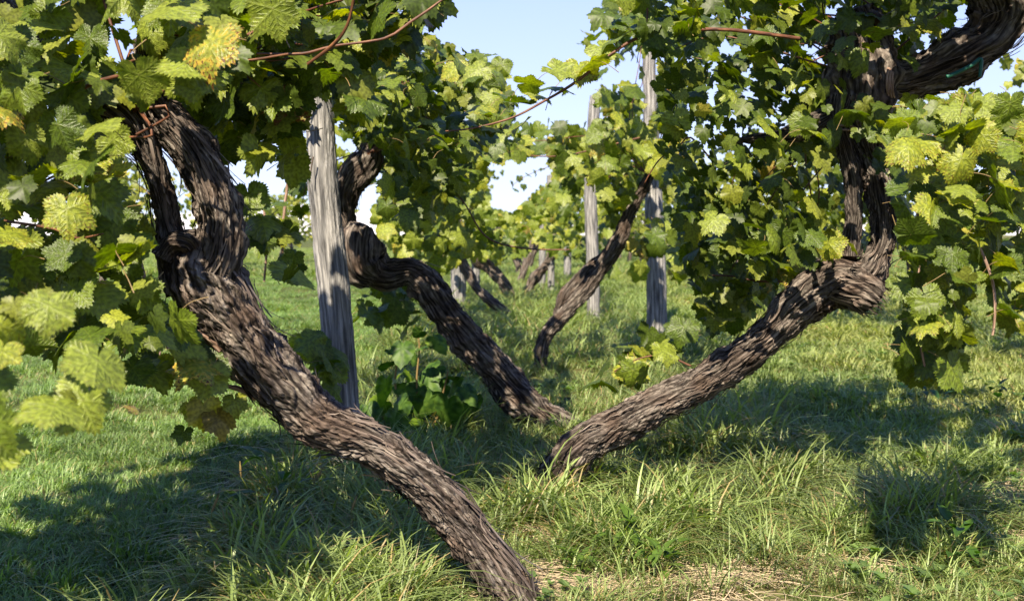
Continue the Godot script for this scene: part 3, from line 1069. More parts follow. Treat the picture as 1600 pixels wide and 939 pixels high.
	zone(leaves, [440, 60, 640, 30, 690, 60, 760, 75, 800, 110, 800, 180, 740, 250, 700, 330, 640, 340, 600, 330, 560, 200, 470, 190], 3.7, 5.4, 880, 0.077, [0.40, 0.32, 0.17, 0.09, 0.015, 0.005], Vector3(0.25, 0.55, 0.5), 0.45, knee_clear)
	zone(leaves, [560, 440, 660, 440, 655, 500, 610, 525, 560, 505], 4.8, 5.4, 24, 0.11, GREEN, Vector3(0.2, 0.5, 0.5), 0.45, post_clear)
	zone(leaves, [440, 150, 490, 150, 480, 250, 470, 330, 430, 400, 400, 380, 400, 310, 430, 260], 4.2, 5.6, 45, 0.11, GREEN, Vector3(0.2, 0.5, 0.5), 0.45, post_clear)
	zone(leaves, [470, 530, 525, 530, 530, 610, 480, 600], 3.5, 3.7, 12, 0.10, [0.5, 0.4, 0.1], Vector3(0.2, 0.6, 0.5), 0.4)
	box_leaves(leaves, Vector3(-1.2, 1.55, -5.4), Vector3(-0.2, 2.2, -4.3), 150, 0.12, GREEN)
	canes_to(v, P(575, 200, 4.6), leaves, 30)
	hang(v, leaves, 300)

	# 4. the slim vine in the middle
	v = thing("grapevine", "slender twisted grapevine with a pale stripped streak, standing clear in tall grass", "grapevine", on_ground(0.2, -6.7), "old grapevines of the row")
	t = traced([[856, 640, 13], [852, 600, 11], [843, 556, 10.5], [856, 518, 11.5], [888, 482, 12], [920, 447, 12], [948, 408, 12], [968, 375, 11.5], [984, 335, 10], [1000, 305, 8.5], [1016, 270, 7]], 6.7, 6.6)
	part(v, "trunk", limb(t[0], t[1], 90, 0.014, 1.0, 131.0, 2.5, 0.16, 0.12, 1.0, 4, 0.3), bark_mat)
	part(v, "bark_strips", peeling(t[0], t[1], 70, 35), strip_mat).set_meta("kind", "stuff")
	t = traced([[868, 492, 6], [885, 460, 10], [915, 425, 10], [945, 400, 8], [962, 380, 6]], 6.75, 6.7)
	part(v, "arm", limb(t[0], t[1], 40, 0.02, 0.9, 133.0, 1.0, 0.2), bark_mat)
	leaves = []
	zone(leaves, [880, 185, 945, 140, 1010, 75, 1060, 120, 1090, 300, 1080, 440, 1040, 440, 1000, 430, 975, 410, 930, 360, 900, 300, 860, 250], 5.9, 8.6, 420, 0.115, FARGREEN, Vector3(0.3, 0.4, 0.7), 0.42, [poly([930, 420, 978, 318, 1008, 300, 1000, 350, 965, 410]), poly([1010, 400, 1044, 400, 1044, 530, 1010, 530]), poly([1006, 30, 1024, 30, 1024, 190, 1006, 190]), poly([1010, 275, 1036, 275, 1036, 330, 1010, 330]), poly([916, 160, 938, 160, 938, 190, 916, 190]), poly([914, 295, 936, 295, 936, 370, 914, 370])])
	zone(leaves, [930, 150, 985, 110, 1060, 150, 1080, 420, 1010, 420, 940, 280], 6.2, 8.6, 160, 0.115, FARGREEN, Vector3(0.3, 0.4, 0.7), 0.42, [poly([930, 420, 978, 318, 1008, 300, 1000, 350, 965, 410]), poly([1010, 400, 1044, 400, 1044, 530, 1010, 530]), poly([1006, 30, 1024, 30, 1024, 190, 1006, 190]), poly([1010, 275, 1036, 275, 1036, 330, 1010, 330]), poly([916, 160, 938, 160, 938, 190, 916, 190]), poly([914, 295, 936, 295, 936, 370, 914, 370])])
	zone(leaves, [700, 195, 800, 200, 880, 190, 900, 235, 800, 248, 700, 270], 6.0, 7.2, 90, 0.11, GREEN, Vector3(0.2, 0.6, 0.5), 0.42)
	box_leaves(leaves, Vector3(0.2, 1.9, -7.4), Vector3(1.4, 2.5, -5.6), 120, 0.12, GREEN)
	leaves = leaves.filter(func(L): return not (L[0].x > 0.95 and L[0].z < -7.0 and L[0].y < 1.7))
	cane(v, [[1000, 215, 3], [940, 230, 2.6], [880, 243, 2.4], [820, 242, 2.2], [760, 225, 2], [720, 250, 1.6]], 6.3, 6.2)
	canes_to(v, P(1010, 270, 6.6), leaves, 20)
	hang(v, leaves, 300)

	# 5 to 8. smaller vines further along the row
	v = thing("grapevine", "weathered grapevine whose trunk slopes down from a short thick grey post", "grapevine", on_ground(-0.03, -10.9), "old grapevines of the row")
	t = traced([[802, 505, 8], [794, 496, 8], [770, 475, 8], [745, 450, 8], [726, 420, 8], [713, 395, 10], [708, 375, 9], [716, 350, 7], [700, 300, 6]], 10.9, 10.9)
	part(v, "trunk", limb(t[0], t[1], 48, 0.03, 0.9, 141.0, 1.0, 0.2), bark_mat)
	t = traced([[708, 385, 7], [680, 370, 6], [650, 372, 10], [652, 355, 6]], 9.4, 8.0)
	part(v, "arm", limb(t[0], t[1], 30, 0.03, 0.9, 143.0, 1.0, 0.2), bark_mat)
	leaves = []
	zone(leaves, [610, 260, 700, 250, 760, 260, 745, 330, 770, 380, 720, 400, 690, 425, 640, 415, 600, 380, 590, 330], 7.0, 10.6, 420, 0.115, FARGREEN, Vector3(0.3, 0.4, 0.7), 0.42, [poly([705, 420, 730, 420, 730, 480, 705, 480])])
	zone(leaves, [600, 200, 720, 210, 760, 255, 700, 300, 620, 300], 6.5, 9.0, 140, 0.115, FARGREEN, Vector3(0.3, 0.4, 0.7), 0.42)
	box_leaves(leaves, Vector3(-1.6, 1.5, -11.0), Vector3(-0.3, 2.1, -7.5), 150, 0.12, FARGREEN)
	canes_to(v, P(700, 320, 10.0), leaves, 10, 0.006)
	hang(v, leaves, 300)

	v = thing("grapevine", "grapevine with an arched ropy trunk beside a thin pale post", "grapevine", on_ground(0.0, -14.0), "old grapevines of the row")
	t = traced([[805, 475, 7], [798, 466, 7], [787, 442, 8], [766, 420, 8], [746, 406, 9], [740, 385, 7], [745, 350, 6]], 14.0, 14.0)
	part(v, "trunk", limb(t[0], t[1], 40, 0.04, 0.9, 151.0, 1.0, 0.25), bark_mat)
	t = traced([[792, 455, 4], [780, 425, 5], [762, 410, 5], [748, 400, 5]], 14.2, 14.1)
	part(v, "arm", limb(t[0], t[1], 24, 0.04, 0.9, 153.0, 1.0, 0.2), bark_mat)
	leaves = []
	zone(leaves, [690, 300, 760, 300, 800, 345, 830, 360, 830, 395, 780, 405, 700, 400], 11.5, 15.5, 330, 0.12, FARGREEN, Vector3(0.3, 0.4, 0.7), 0.42)
	hang(v, leaves, 220)

	v = thing("grapevine", "short dark grapevine leaning towards a pair of slim pale posts", "grapevine", on_ground(0.25, -15.2), "old grapevines of the row")
	t = traced([[818, 468, 7], [823, 458, 7], [835, 435, 8], [851, 415, 7], [863, 395, 7], [868, 365, 6], [875, 340, 5]], 15.2, 15.2)
	part(v, "trunk", limb(t[0], t[1], 40, 0.04, 0.9, 161.0, 1.0, 0.25), bark_mat)
	leaves = []
	zone(leaves, [820, 345, 850, 300, 880, 240, 930, 260, 950, 370, 960, 430, 900, 400, 850, 390], 10.5, 15.5, 330, 0.12, FARGREEN, Vector3(0.3, 0.4, 0.7), 0.42, [poly([840, 410, 875, 410, 875, 450, 840, 450])])
	zone(leaves, [770, 335, 830, 310, 870, 290, 870, 340, 800, 365], 12.0, 15.0, 60, 0.12, FARGREEN, Vector3(0.3, 0.4, 0.7), 0.42)
	zone(leaves, [805, 285, 850, 245, 870, 255, 840, 290, 815, 300], 10.0, 11.0, 0, 0.1, FARGREEN)
	hang(v, leaves, 220)
	var dangling: Array = []
	for q in [[800, 285], [812, 278], [825, 272], [836, 268], [848, 264], [806, 296], [818, 290]]:
		dangling.append([P(q[0], q[1], 11.5), 0.085, random_normal(0.3, Vector3(0.2, 0.7, 0.5)), 0.0, 0])
	mass_leaves(v, dangling)
	cane(v, [[905, 258, 1.4], [875, 256, 1.3], [845, 265, 1.2], [820, 276, 1.0], [800, 290, 0.8]], 11.5, 11.5)

# ------------------------------------------------------------------ posts and wires
func post(label: String, list: Array, z: float, fine: int) -> Node3D:
	var b := P(list[0][0], list[0][1], z)
	var v := thing("wooden_post", label, "post", Vector3(b.x, gh(b.x, -z), -z), "weathered trellis posts")
	var full := [[list[0][0], list[0][1] + 90.0 / z, list[0][2]]]
	full.append_array(list)
	var t := traced(full, z, z)
	part(v, "shaft", limb(t[0], t[1], fine, 0.012 * z / 3.9, 0.42, 200.0 + z * 7.0, 0.12, 0.025, 0.02, 0.25), post_mat)
	return v

func posts() -> void:
	var v := post("thick split grey wooden post with a knot, beside the swollen vine knuckle", [[541, 735, 27], [535, 640, 26], [521, 450, 25], [506, 300, 24], [500, 200, 22], [497, 130, 20], [495, 90, 19]], 3.93, 110)
	# drying cracks: thin dark wedges cut along the grain are real grooves; slivers stand proud beside them
	var t := traced([[489, 245, 1.4], [486, 262, 1.2], [484, 280, 0.8]], 3.84, 3.84)
	part(v, "splinter", limb(t[0], t[1], 6, 0.01, 0.0, 0.0), strip_mat)
	post("tall grey wooden post rising bare above the grass, leafy at mid height", [[1027, 532, 16], [1025, 400, 15.5], [1020, 280, 14], [1015, 120, 10], [1014, 20, 9]], 8.9, 60)
	post("grey round post directly behind the slender twisted vine", [[928, 508, 10.5], [926, 400, 10], [923, 290, 10], [928, 180, 9], [930, 150, 8]], 10.4, 44)
	post("short thick grey post at the head of a sloping weathered trunk", [[716, 484, 12], [716, 430, 12], [715, 385, 12], [714, 372, 11]], 12.4, 40)
	post("thin pale post beside the arched ropy vine", [[744, 458, 6.5], [743, 400, 6.5], [741, 345, 6]], 15.8, 30)
	post("slim brown-grey post, taller of a close pair", [[861, 462, 5.5], [861, 400, 5.5], [860, 330, 5.5], [860, 274, 5.5]], 15.2, 30)
	post("slim white-grey post, shorter of a close pair", [[847, 450, 5.5], [848, 380, 5.5], [851, 310, 5]], 17.0, 30)
	post("small distant grey post half sunk in grass", [[887, 436, 6], [887, 405, 6], [887, 330, 5]], 20.7, 24)

	# wires of the trellis
	var wire_mat := mat(Color(0.42, 0.42, 0.42), 0.45, 0.5)
	wire_mat.metallic = 0.6
	for w in [["thin trellis wire strung at head height past the tall grey post", Vector3(1.24, 1.62, -2.0), Vector3(1.24, 1.75, -8.9), Vector3(1.0, 1.9, -17.0)], ["thin trellis wire running past the post beside the swollen vine", Vector3(-0.75, 1.32, -1.2), Vector3(-0.70, 1.42, -3.93), Vector3(-0.65, 1.35, -16.0)]]:
		var o := thing("trellis_wire", w[0], "wire", w[1])
		part(o, "strand", limb([w[1], w[2], w[3]], [0.0016, 0.0016, 0.0016], 5, 0.4, 0.0, 0.0), wire_mat)

	# thin stakes in the mown strip
	for s in [["thin brown stake in the mown grass", 249, 595, 500, 3.2], ["reddish thin stake in the mown grass, half hidden by vine leaves", 219, 556, 500, 3.4]]:
		var g := ground_at(s[1], s[2])
		var o := thing("stake", s[0], "stake", g)
		var z := -g.z
		t = traced([[s[1] + 2, s[2] + 8, s[4]], [s[1], s[2] - 20, s[4]], [s[1] - 4, s[3], s[4] * 0.9], [s[1] - 5, s[3] - 50, s[4] * 0.8]], z, z)
		part(o, "shaft", limb(t[0], t[1], 10, 0.03, 0.15, 9.0), old_cane_mat if s[1] > 230 else cane_mat)

# ------------------------------------------------------------------ neighbouring rows
func far_vine(base: Vector3, lean: float, height: float, label: String, group: String, count: int, weights: Array) -> void:
	var v := thing("grapevine", label, "grapevine", base, group)
	var top := base + Vector3(lean, height * 0.55, rng.randf_range(-0.2, 0.2))
	var mid := base.lerp(top, 0.5) + Vector3(-lean * 0.18, 0.05, 0)
	part(v, "trunk", limb([base - Vector3(0, 0.1, 0), base, mid, top, top + Vector3(lean * 0.3, 0.25, 0)], [0.07, 0.065, 0.055, 0.055, 0.03], 18, 0.07, 0.7, rng.randf() * 90.0, 1.0, 0.2), bark_mat)
	var leaves := []
	var made := 0
	while made < count:
		var a := Vector3(rng.randfn(0, 0.42), rng.randf(), rng.randf_range(-1.1, 1.1))
		var p := Vector3(base.x + lean * 0.9 + a.x, base.y + height * 0.36 + a.y * a.y * 0.3 + a.y * (height * 0.56), base.z + a.z)
		var n := nz2.get_noise_3d(p.x * 1.7, p.y * 1.7, p.z * 1.7)
		made += 1
		if n < -0.2:
			continue
		if in_hole(p, 0.1):
			continue
		leaves.append([p, 0.12 * rng.randf_range(0.7, 1.25), random_normal(0.5, Vector3(0.3, 0.5, 0.6)), rng.randfn(0, 0.7), pick_tint(weights)])
	mass_leaves(v, leaves)

func far_rows() -> void:
	for i in 9:
		var z := -18.5 - i * 3.4
		var s := 1.0 if i % 2 == 0 else -1.0
		far_vine(on_ground(0.3 + rng.randf_range(-0.2, 0.2), z), s * 0.75, 2.15, "small distant vine at the far end of the same row", "distant vines of the row", 520, FARGREEN)
	for i in 13:
		var z := -7.3 - i * 2.5
		far_vine(on_ground(3.75 + rng.randf_range(-0.15, 0.15), z), 0.3 if i % 2 == 0 else -0.35, 2.15, "vine in the neighbouring row beyond the bare grass, behind the dark bound vine", "vines of the neighbouring row", 620 if i < 7 else 480, FARGREEN)
	for i in 8:
		var z := -17.0 - i * 3.2
		far_vine(on_ground(-6.9 + rng.randf_range(-0.2, 0.2), z), 0.4 if i % 2 == 0 else -0.4, 1.95, "vine in the far row across the mown grass", "vines across the mown grass", 420, [0.12, 0.25, 0.30, 0.23, 0.1])
	for i in 7:
		var z := -20.0 - i * 3.2
		far_vine(on_ground(8.0 + rng.randf_range(-0.2, 0.2), z), 0.4 if i % 2 == 0 else -0.4, 2.0, "vine in the second row beyond the bare grass", "vines of the second row", 420, FARGREEN)

# ------------------------------------------------------------------ ground cover
func ground_cover() -> void:
	var g := Node3D.new()
	g.name = "grass"
	g.set_meta("kind", "stuff")
	g.set_meta("label", "uneven green grass covering the vineyard floor")
	g.set_meta("category", "grass")
	add_child(g)
	var gm := mat(Color(1, 1, 1), 0.45, 0.5)
	gm.vertex_color_use_as_albedo = true
	gm.backlight_enabled = true
	gm.backlight = Color(0.95, 1.0, 0.45)
	var tall := []
	for k in 4:
		tall.append(make_tuft(300 + k, 13, 0.09, 0.25, 0.06, 0.0040, 1.0, 0.05))
	var mid := []
	for k in 3:
		mid.append(make_tuft(320 + k, 15, 0.05, 0.13, 0.06, 0.0030, 0.9, 0.10))
	var short := []
	for k in 3:
		short.append(make_tuft(340 + k, 22, 0.03, 0.075, 0.07, 0.0020, 0.8, 0.10))
	var wide := []
	for k in 2:
		wide.append(make_tuft(350 + k, 40, 0.06, 0.16, 0.25, 0.006, 0.7, 0.12))
	var sets := {"t0": [], "t1": [], "t2": [], "t3": [], "m0": [], "m1": [], "m2": [], "s0": [], "s1": [], "s2": [], "w0": [], "w1": []}
	var bands := [[1.7, 3.2, 900.0], [3.2, 5.0, 620.0], [5.0, 8.0, 330.0], [8.0, 14.0, 150.0], [14.0, 24.0, 55.0]]
	for b in bands:
		var halfw: float = b[1] * 0.54 + 0.5
		var count := int((b[1] - b[0]) * 2.0 * halfw * b[2])
		for i in count:
			var z: float = rng.randf_range(b[0], b[1])
			var x := rng.randf_range(-halfw, halfw)
			if absf(x) > z * 0.54 + 0.4:
				continue
			var far: bool = b[0] >= 8.0
			var s := straw_amount(x, -z) if z < 6.0 else 0.0
			if rng.randf() < s * 0.86:
				continue
			var clump := gnoise.get_noise_2d(x * 2.4, z * 2.4) + 0.5 * gnoise.get_noise_2d(x * 6.0, z * 6.0)
			var p := Vector3(x, gh(x, -z), -z)
			var edge := -0.75 - z * 0.02 + 0.18 * gnoise.get_noise_2d(z * 1.3, 4.0)
			var kind := "m"
			if x < edge:
				kind = "s"
			elif x < 1.25 + 0.3 * gnoise.get_noise_2d(z, 9.0):
				kind = "t" if clump > -0.28 else "m"
			else:
				kind = "m" if clump > -0.35 else "s"
			var sc := rng.randf_range(0.65, 1.1) * (1.0 + 0.35 * clump)
			if kind == "t":
				sc *= 0.95 if z < 4.6 else 0.75
				if z > 3.3 and rng.randf() < 0.07:
					sc *= 1.4
			if z < 3.3 and x > -0.25:
				sc *= lerpf(0.45, 1.0, clampf((z - 2.5) / 0.7, 0.0, 1.0))
			if absf(x - 0.22) < 0.45 and z > 3.7 and z < 7.0:
				sc *= 0.62
			if far:
				sc *= 1.25
				if kind == "s":
					sc *= 0.9
			var n := 4 if kind == "t" else 3
			var key := "%s%d" % [kind, rng.randi() % n]
			var tone := 1.0 + 0.22 * gnoise.get_noise_2d(x * 0.9 + 70.0, z * 0.9) + rng.randf_range(-0.12, 0.12)
			var c := Color(tone, tone, tone * 0.95)
			if kind == "s":
				c = Color(tone * 0.90, tone * 1.05, tone * 0.95)
			if x > 2.0:
				# dry tan patches in the rougher strip
				c = c.lerp(Color(1.75, 1.35, 1.25), 0.55 * clampf(0.3 + clump + gnoise.get_noise_2d(x * 0.5, z * 0.5 + 60.0), 0.0, 1.0))
			c.a = 1.0
			var bs := Basis(Vector3.UP, rng.randf() * TAU).scaled(Vector3(sc * (1.3 if far else 1.0), sc, sc * (1.3 if far else 1.0)))
			sets[key].append([Transform3D(bs, p), c])
	for i in 9000:
		var z := rng.randf_range(22.0, 60.0)
		var x := rng.randf_range(-z * 0.55, z * 0.55)
		var c := Color(1, 1, 1) * rng.randf_range(0.8, 1.2)
		c.a = 1.0
		sets["w%d" % (i % 2)].append([Transform3D(Basis(Vector3.UP, rng.randf() * TAU).scaled(Vector3(1.6, 1.3, 1.6)), on_ground(x, -z)), c])
	for k in 4:
		scatter(g, "tall_tufts", tall[k], gm, sets["t%d" % k])
	for k in 3:
		scatter(g, "medium_tufts", mid[k], gm, sets["m%d" % k])
		scatter(g, "mown_tufts", short[k], gm, sets["s%d" % k])
	for k in 2:
		scatter(g, "distant_tufts", wide[k], gm, sets["w%d" % k])

	# dry straw lying on the bare patches
	var st := Node3D.new()
	st.name = "straw"
	st.set_meta("kind", "stuff")
	st.set_meta("label", "dry straw and cut stalks lying round the foot of the forked vine")
	st.set_meta("category", "straw")
	add_child(st)
	var sm := mat(Color(1, 1, 1), 0.8, 0.3)
	sm.vertex_color_use_as_albedo = true
	var stalk := limb([Vector3(-0.05, 0, 0), Vector3(0, 0.004, 0.004), Vector3(0.05, 0, 0)], [0.0009, 0.0010, 0.0007], 4, 0.03, 0.0, 0.0)
	var places := []
	for i in 52000:
		var x := rng.randf_range(-0.8, 2.4)
		var z := rng.randf_range(1.9, 4.4)
		if rng.randf() > straw_amount(x, -z) + 0.02:
			continue
		var bs := Basis(Vector3.UP, rng.randf() * TAU) * Basis(Vector3(0, 0, 1), rng.randfn(0, 0.12))
		var c := Color(0.36, 0.285, 0.185) * rng.randf_range(0.35, 1.3)
		c.a = 1.0
		places.append([Transform3D(bs.scaled(Vector3.ONE * rng.randf_range(0.4, 1.3)), on_ground(x, -z) + Vector3(0, rng.randf_range(0.003, 0.018), 0)), c])
	scatter(st, "stalks", stalk, sm, places)

	# low broad-leaved weeds
	var wd := Node3D.new()
	wd.name = "ground_weeds"
	wd.set_meta("kind", "stuff")
	wd.set_meta("label", "low broad-leaved weeds among the grass")
	wd.set_meta("category", "weeds")
	add_child(wd)
	var rosette := rosette_mesh(9, 0.045, 0.016, 77)
	places = []
	for i in 6000:
		var z := rng.randf_range(2.2, 11.0)
		var x := rng.randf_range(-0.9, z * 0.55 + 0.2)
		var n := gnoise.get_noise_2d(x * 1.1 + 300.0, z * 1.1)
		if n < 0.08 + (0.25 if x < 1.0 else 0.0):
			continue
		var c := Color(0.11, 0.175, 0.045) * rng.randf_range(0.7, 1.4)
		c.a = 1.0
		places.append([Transform3D(Basis(Vector3.UP, rng.randf() * TAU).scaled(Vector3.ONE * rng.randf_range(0.3, 0.75)), on_ground(x, -z) + Vector3(0, rng.randf_range(0.01, 0.05), 0)), c])
	scatter(wd, "rosettes", rosette, gm, places)

func oval_leaf(length: float, width: float, bend: float) -> ArrayMesh:
	var V := PackedVector3Array()
	var N := PackedVector3Array()
	var U := PackedVector2Array()
	var I := PackedInt32Array()
	var n := 7
	for k in n + 1:
		var t := float(k) / n
		var w := width * pow(sin(PI * pow(t, 0.75)), 0.8) * (1.0 - 0.25 * t) + 0.0006
		var p := Vector3(0, -bend * length * t * t, length * t)
		var nn := Vector3(0, 1, 2.0 * bend * t).normalized()
		for sx in [-1.0, 0.0, 1.0]:
			V.append(p + Vector3(sx * w, absf(sx) * w * 0.25, 0))
			N.append((nn + Vector3(-sx * 0.3, 0, 0)).normalized())
			U.append(Vector2(0.5 + sx * 0.4, t))
	for k in n:
		for j in 2:
			var a := k * 3 + j
			I.append_array(PackedInt32Array([a, a + 1, a + 3, a + 1, a + 4, a + 3]))
	return arr(V, N, U, I)

func rosette_mesh(count: int, length: float, width: float, sd: int) -> ArrayMesh:
	var g := RandomNumberGenerator.new()
	g.seed = sd
	var leaf := oval_leaf(length, width, 0.35)
	var st := SurfaceTool.new()
	st.begin(Mesh.PRIMITIVE_TRIANGLES)
	for i in count:
		var b := Basis(Vector3.UP, TAU * i / count + g.randfn(0, 0.3)) * Basis(Vector3.RIGHT, -g.randf_range(0.15, 0.9))
		st.append_from(leaf, 0, Transform3D(b.scaled(Vector3.ONE * g.randf_range(0.6, 1.2)), Vector3(g.randfn(0, 0.008), g.randf() * 0.015, g.randfn(0, 0.008))))
	return st.commit()

# ------------------------------------------------------------------ single small plants
func heart_leaf() -> ArrayMesh:
	var V := PackedVector3Array([Vector3.ZERO])
	var U := PackedVector2Array([Vector2(0.5, 0.3)])
	var I := PackedInt32Array()
	var n := 36
	for k in 2:
		var f := 0.55 if k == 0 else 1.0
		for j in n + 1:
			var a := -PI + TAU * j / n
			var d := absf(rad_to_deg(a))
			var r := lerpf(0.64, 0.54, (d - 60.0) / 90.0)
			if d < 60.0:
				r = 0.64 + 0.46 * pow(1.0 - d / 60.0, 1.8)
			elif d > 150.0:
				r = lerpf(0.54, 0.25, (d - 150.0) / 30.0)
			if k == 1:
				r *= 1.03 if j % 2 == 0 else 0.97
			var x := sin(a) * r * f
			var y := cos(a) * r * f
			V.append(Vector3(x, -y, -0.35 * absf(x) * 0.6 - 0.22 * maxf(0.0, y) * y + 0.03 * sin(7.0 * a) * f) * 0.6)
			U.append(Vector2(0.5 + x * 0.5, 0.4 + y * 0.5))
	for j in n:
		I.append_array(PackedInt32Array([0, 1 + j, 2 + j]))
		var b := 1 + j
		var c := b + n + 1
		I.append_array(PackedInt32Array([b, c, b + 1, b + 1, c, c + 1]))
	var st := SurfaceTool.new()
	st.begin(Mesh.PRIMITIVE_TRIANGLES)
	for i in V.size():
		st.set_uv(U[i])
		st.add_vertex(V[i])
	for i in I:
		st.add_index(i)
	st.generate_normals()
	return st.commit()

func small_plants() -> void:
	# the leafy sapling in the shade behind the forked vine
	var zs := 4.5
	var base := on_ground((652 - 800) / F * zs, -zs)
	var v := thing("sapling", "leafy sapling with broad heart-shaped leaves in the shade behind the forked trunk", "sapling", base)
	var hl := heart_leaf()
	var lm := mat(Color(1, 1, 1), 0.5, 0.38)
	lm.albedo_texture = noise_tex(0.02, 3, [Color(0.19, 0.29, 0.11), Color(0.28, 0.39, 0.14), Color(0.37, 0.47, 0.18)], [0.2, 0.5, 0.85], 128, 61)
	lm.backlight_enabled = true
	lm.backlight = Color(0.85, 1.0, 0.4)
	var lm2: StandardMaterial3D = lm.duplicate()
	lm2.albedo_color = Color(1.25, 1.15, 0.8)
	var stems := [[[655, 705], [652, 640], [651, 590], [655, 545], [652, 512]], [[650, 705], [630, 650], [617, 600], [622, 560]], [[660, 705], [680, 660], [692, 615], [700, 580]], [[655, 700], [610, 665], [585, 640]]]
	for s in stems:
		var list := []
		for i in s.size():
			list.append([s[i][0], s[i][1], 2.2 - 0.3 * i])
		var t := traced(list, zs, zs - 0.05)
		part(v, "stem", limb(t[0], t[1], 7, 0.02, 0.0, 0.0), petiole_mat)
	var spots := [[629, 543, 34], [604, 567, 26], [649, 556, 22], [678, 577, 40], [704, 587, 40], [669, 587, 34], [690, 605, 36], [713, 594, 36], [737, 626, 38], [699, 633, 44], [711, 650, 40], [662, 652, 44], [652, 608, 30], [640, 612, 30], [629, 631, 36], [603, 601, 36], [596, 634, 38], [576, 642, 38], [643, 664, 42], [699, 678, 34], [684, 672, 30], [617, 655, 40], [725, 660, 32], [665, 540, 26], [680, 530, 30], [640, 585, 30], [620, 585, 30], [670, 625, 38], [655, 690, 30], [620, 680, 32], [690, 700, 28], [745, 680, 22], [612, 548, 22], [655, 520, 20], [728, 610, 30]]
	for q in spots:
		var o := MeshInstance3D.new()
		o.name = "leaf"
		o.mesh = hl
		o.material_override = lm if rng.randf() < 0.75 else lm2
		v.add_child(o, true)
		var n := random_normal(0.5, Vector3(0.0, 0.4, 0.6))
		var p := P(q[0], q[1], zs + rng.randf_range(-0.22, 0.15))
		o.transform = Transform3D(leaf_basis(n, rng.randfn(0, 0.8)).scaled(Vector3.ONE * q[2] * 1.5 * zs / F), p - v.position)

	# foxtail grasses with ripe seed heads
	var head_mat := mat(Color(0.50, 0.44, 0.28), 0.9, 0.2)
	var stem_mat := mat(Color(0.40, 0.43, 0.20), 0.7, 0.3)
	var heads := [[330, 800], [302, 850], [322, 838], [362, 855], [355, 905], [395, 905], [490, 755], [502, 812], [548, 800], [545, 842], [412, 838], [138, 850], [330, 940], [376, 745]]
	for i in heads.size():
		var hz: float = 2.75 + 0.35 * rng.randf() if heads[i][1] > 790 else 3.3
		var tip := P(heads[i][0], heads[i][1], hz)
		var root := on_ground(tip.x + rng.randf_range(-0.06, 0.06), -hz + rng.randf_range(-0.03, 0.03))
		var fx := thing("foxtail_grass", "single foxtail stalk with a ripe bristly seed head in the shaded grass", "grass stalk", root, "foxtail stalks in the shade beside the forked vine")
		var dirn := (tip - root).normalized()
		part(fx, "stem", limb([root - Vector3(0, 0.02, 0), root.lerp(tip, 0.5) + Vector3(0.01, 0, 0), tip], [0.0014, 0.0012, 0.001], 5, 0.03, 0.0, 0.0), stem_mat)
		part(fx, "seed_head", seed_head(tip, (dirn + Vector3(rng.randf_range(-0.4, 0.4), 0, 0.1)).normalized(), rng.randf_range(0.045, 0.065), i), head_mat)

	# clumps of broader weeds
	var wl := oval_leaf(0.07, 0.016, 0.3)
	var weed_mats := []
	for c in [[0.27, 0.40, 0.13], [0.36, 0.47, 0.17], [0.20, 0.34, 0.14]]:
		var m := mat(Color(c[0], c[1], c[2]), 0.5, 0.45)
		m.albedo_texture = noise_tex(0.03, 3, [Color(0.8, 0.8, 0.75), Color(1, 1, 1)], [0.2, 0.8], 64, 70)
		m.backlight_enabled = true
		m.backlight = Color(0.9, 1.0, 0.4)
		weed_mats.append(m)
	var clumps := [[435, 822, 0, 0.26, "pale green leafy weed in the shaded grass beside the foxtails"], [985, 872, 1, 0.14, "low yellow-green weed on the strawy ground between the two trunks"], [1035, 905, 1, 0.12, "small yellow-green weed at the edge of the straw below the dark vine"], [905, 905, 1, 0.08, "tiny weed sprouting in the straw beside the forked vine's foot"], [1500, 900, 0, 0.16, "broad leafy weed in the rough grass near a dry fallen leaf"], [1440, 650, 2, 0.22, "dark bushy weed in the shadow under the hanging shoot"], [1560, 665, 2, 0.25, "large dark weed in the shadow beside the neighbouring row"]]
	for q in clumps:
		var b := ground_at(q[0], q[1])
		var w := thing("weed", q[4], "weed", b)
		for i in 26:
			var o := MeshInstance3D.new()
			o.name = "leaf"
			o.mesh = wl
			o.material_override = weed_mats[q[2]]
			w.add_child(o, true)
			var h: float = q[3]
			var an := rng.randf() * TAU
			var rad := rng.randf() * h * 0.6
			var bs := Basis(Vector3.UP, an) * Basis(Vector3.RIGHT, -rng.randf_range(-0.2, 0.9))
			o.transform = Transform3D(bs.scaled(Vector3.ONE * rng.randf_range(0.55, 1.15) * (0.6 + h * 2.2)), Vector3(sin(an) * rad, rng.randf() * h * 0.85, cos(an) * rad))
		for i in 5:
			var an := rng.randf() * TAU
			var top: Vector3 = Vector3(sin(an), 0, cos(an)) * q[3] * 0.4 + Vector3(0, q[3] * 0.85, 0)
			part(w, "stem", limb([Vector3(0, -0.02, 0), top * 0.5 + Vector3(0, 0.02, 0), top], [0.002, 0.0016, 0.001], 5, 0.04, 0.0, 0.0), stem_mat, false)

	# dry fallen leaves
	for q in [[1465, 895, 0.11, "curled tan dead leaf lying on the straw near the broad weed"], [1335, 870, 0.07, "small brown dead leaf lying in thin grass under the hanging shoot"], [215, 652, 0.12, "long brown dead leaf lying on the mown grass"], [820, 845, 0.08, "brown dead leaf on the straw just behind the forked vine's foot"]]:
		var b := ground_at(q[0], q[1])
		var o := thing("fallen_leaf", q[3], "dead leaf", b + Vector3(0, 0.03, 0))
		var m := part(o, "blade", near_leaf[2], null, false)
		m.set_surface_override_material(0, leaf_mats[5])
		m.set_surface_override_material(1, petiole_mat)
		m.transform = Transform3D(leaf_basis(random_normal(0.3, Vector3(0, 1, 0.2)), rng.randf() * TAU).scaled(Vector3.ONE * q[2]), Vector3.ZERO)

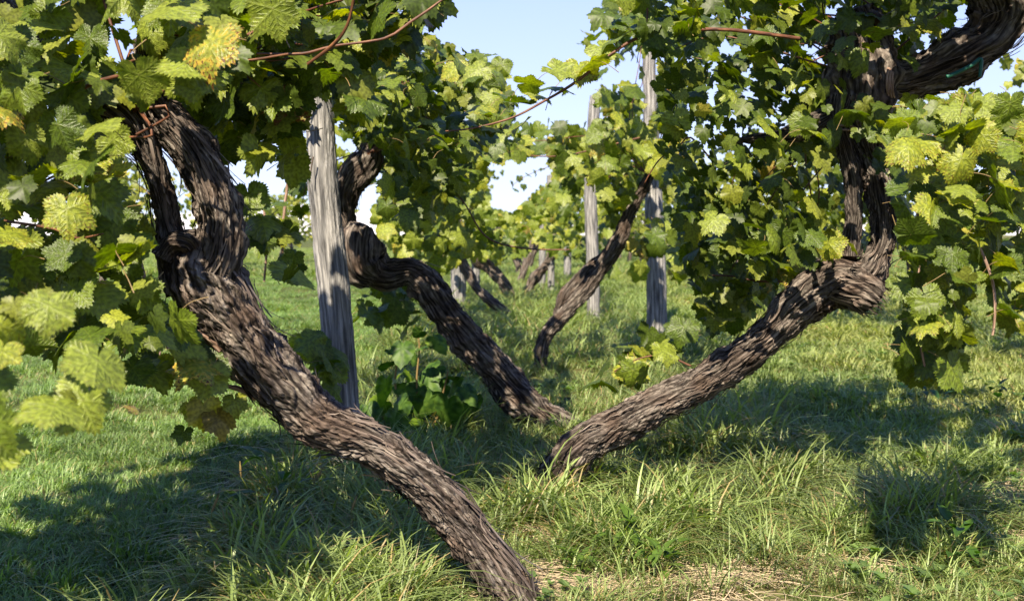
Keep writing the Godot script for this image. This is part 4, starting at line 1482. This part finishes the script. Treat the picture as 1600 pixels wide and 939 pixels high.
func seed_head(at: Vector3, dirn: Vector3, length: float, sd: int) -> ArrayMesh:
	var g := RandomNumberGenerator.new()
	g.seed = 900 + sd
	var s1 := dirn.cross(Vector3(0.3, 0.2, 0.9)).normalized()
	var s2 := dirn.cross(s1)
	var st := SurfaceTool.new()
	st.begin(Mesh.PRIMITIVE_TRIANGLES)
	var body := limb([at, at + dirn * length * 0.5, at + dirn * length], [0.0025, 0.004, 0.0012], 7, 0.006, 0.0, 0.0)
	st.append_from(body, 0, Transform3D())
	var nv: int = body.surface_get_array_len(0)
	for i in 70:
		var t := g.randf()
		var an := g.randf() * TAU
		var o := s1 * cos(an) + s2 * sin(an)
		var p := at + dirn * length * t + o * 0.003
		var tip := p + (o * 0.8 + dirn * 0.9).normalized() * g.randf_range(0.009, 0.016)
		var w := o.cross(dirn) * 0.0006
		st.set_uv(Vector2.ZERO)
		st.set_normal(o)
		st.add_vertex(p - w)
		st.set_uv(Vector2.ZERO)
		st.set_normal(o)
		st.add_vertex(tip)
		st.set_uv(Vector2.ZERO)
		st.set_normal(o)
		st.add_vertex(p + w)
		for k in 3:
			st.add_index(nv + i * 3 + k)
	return st.commit()
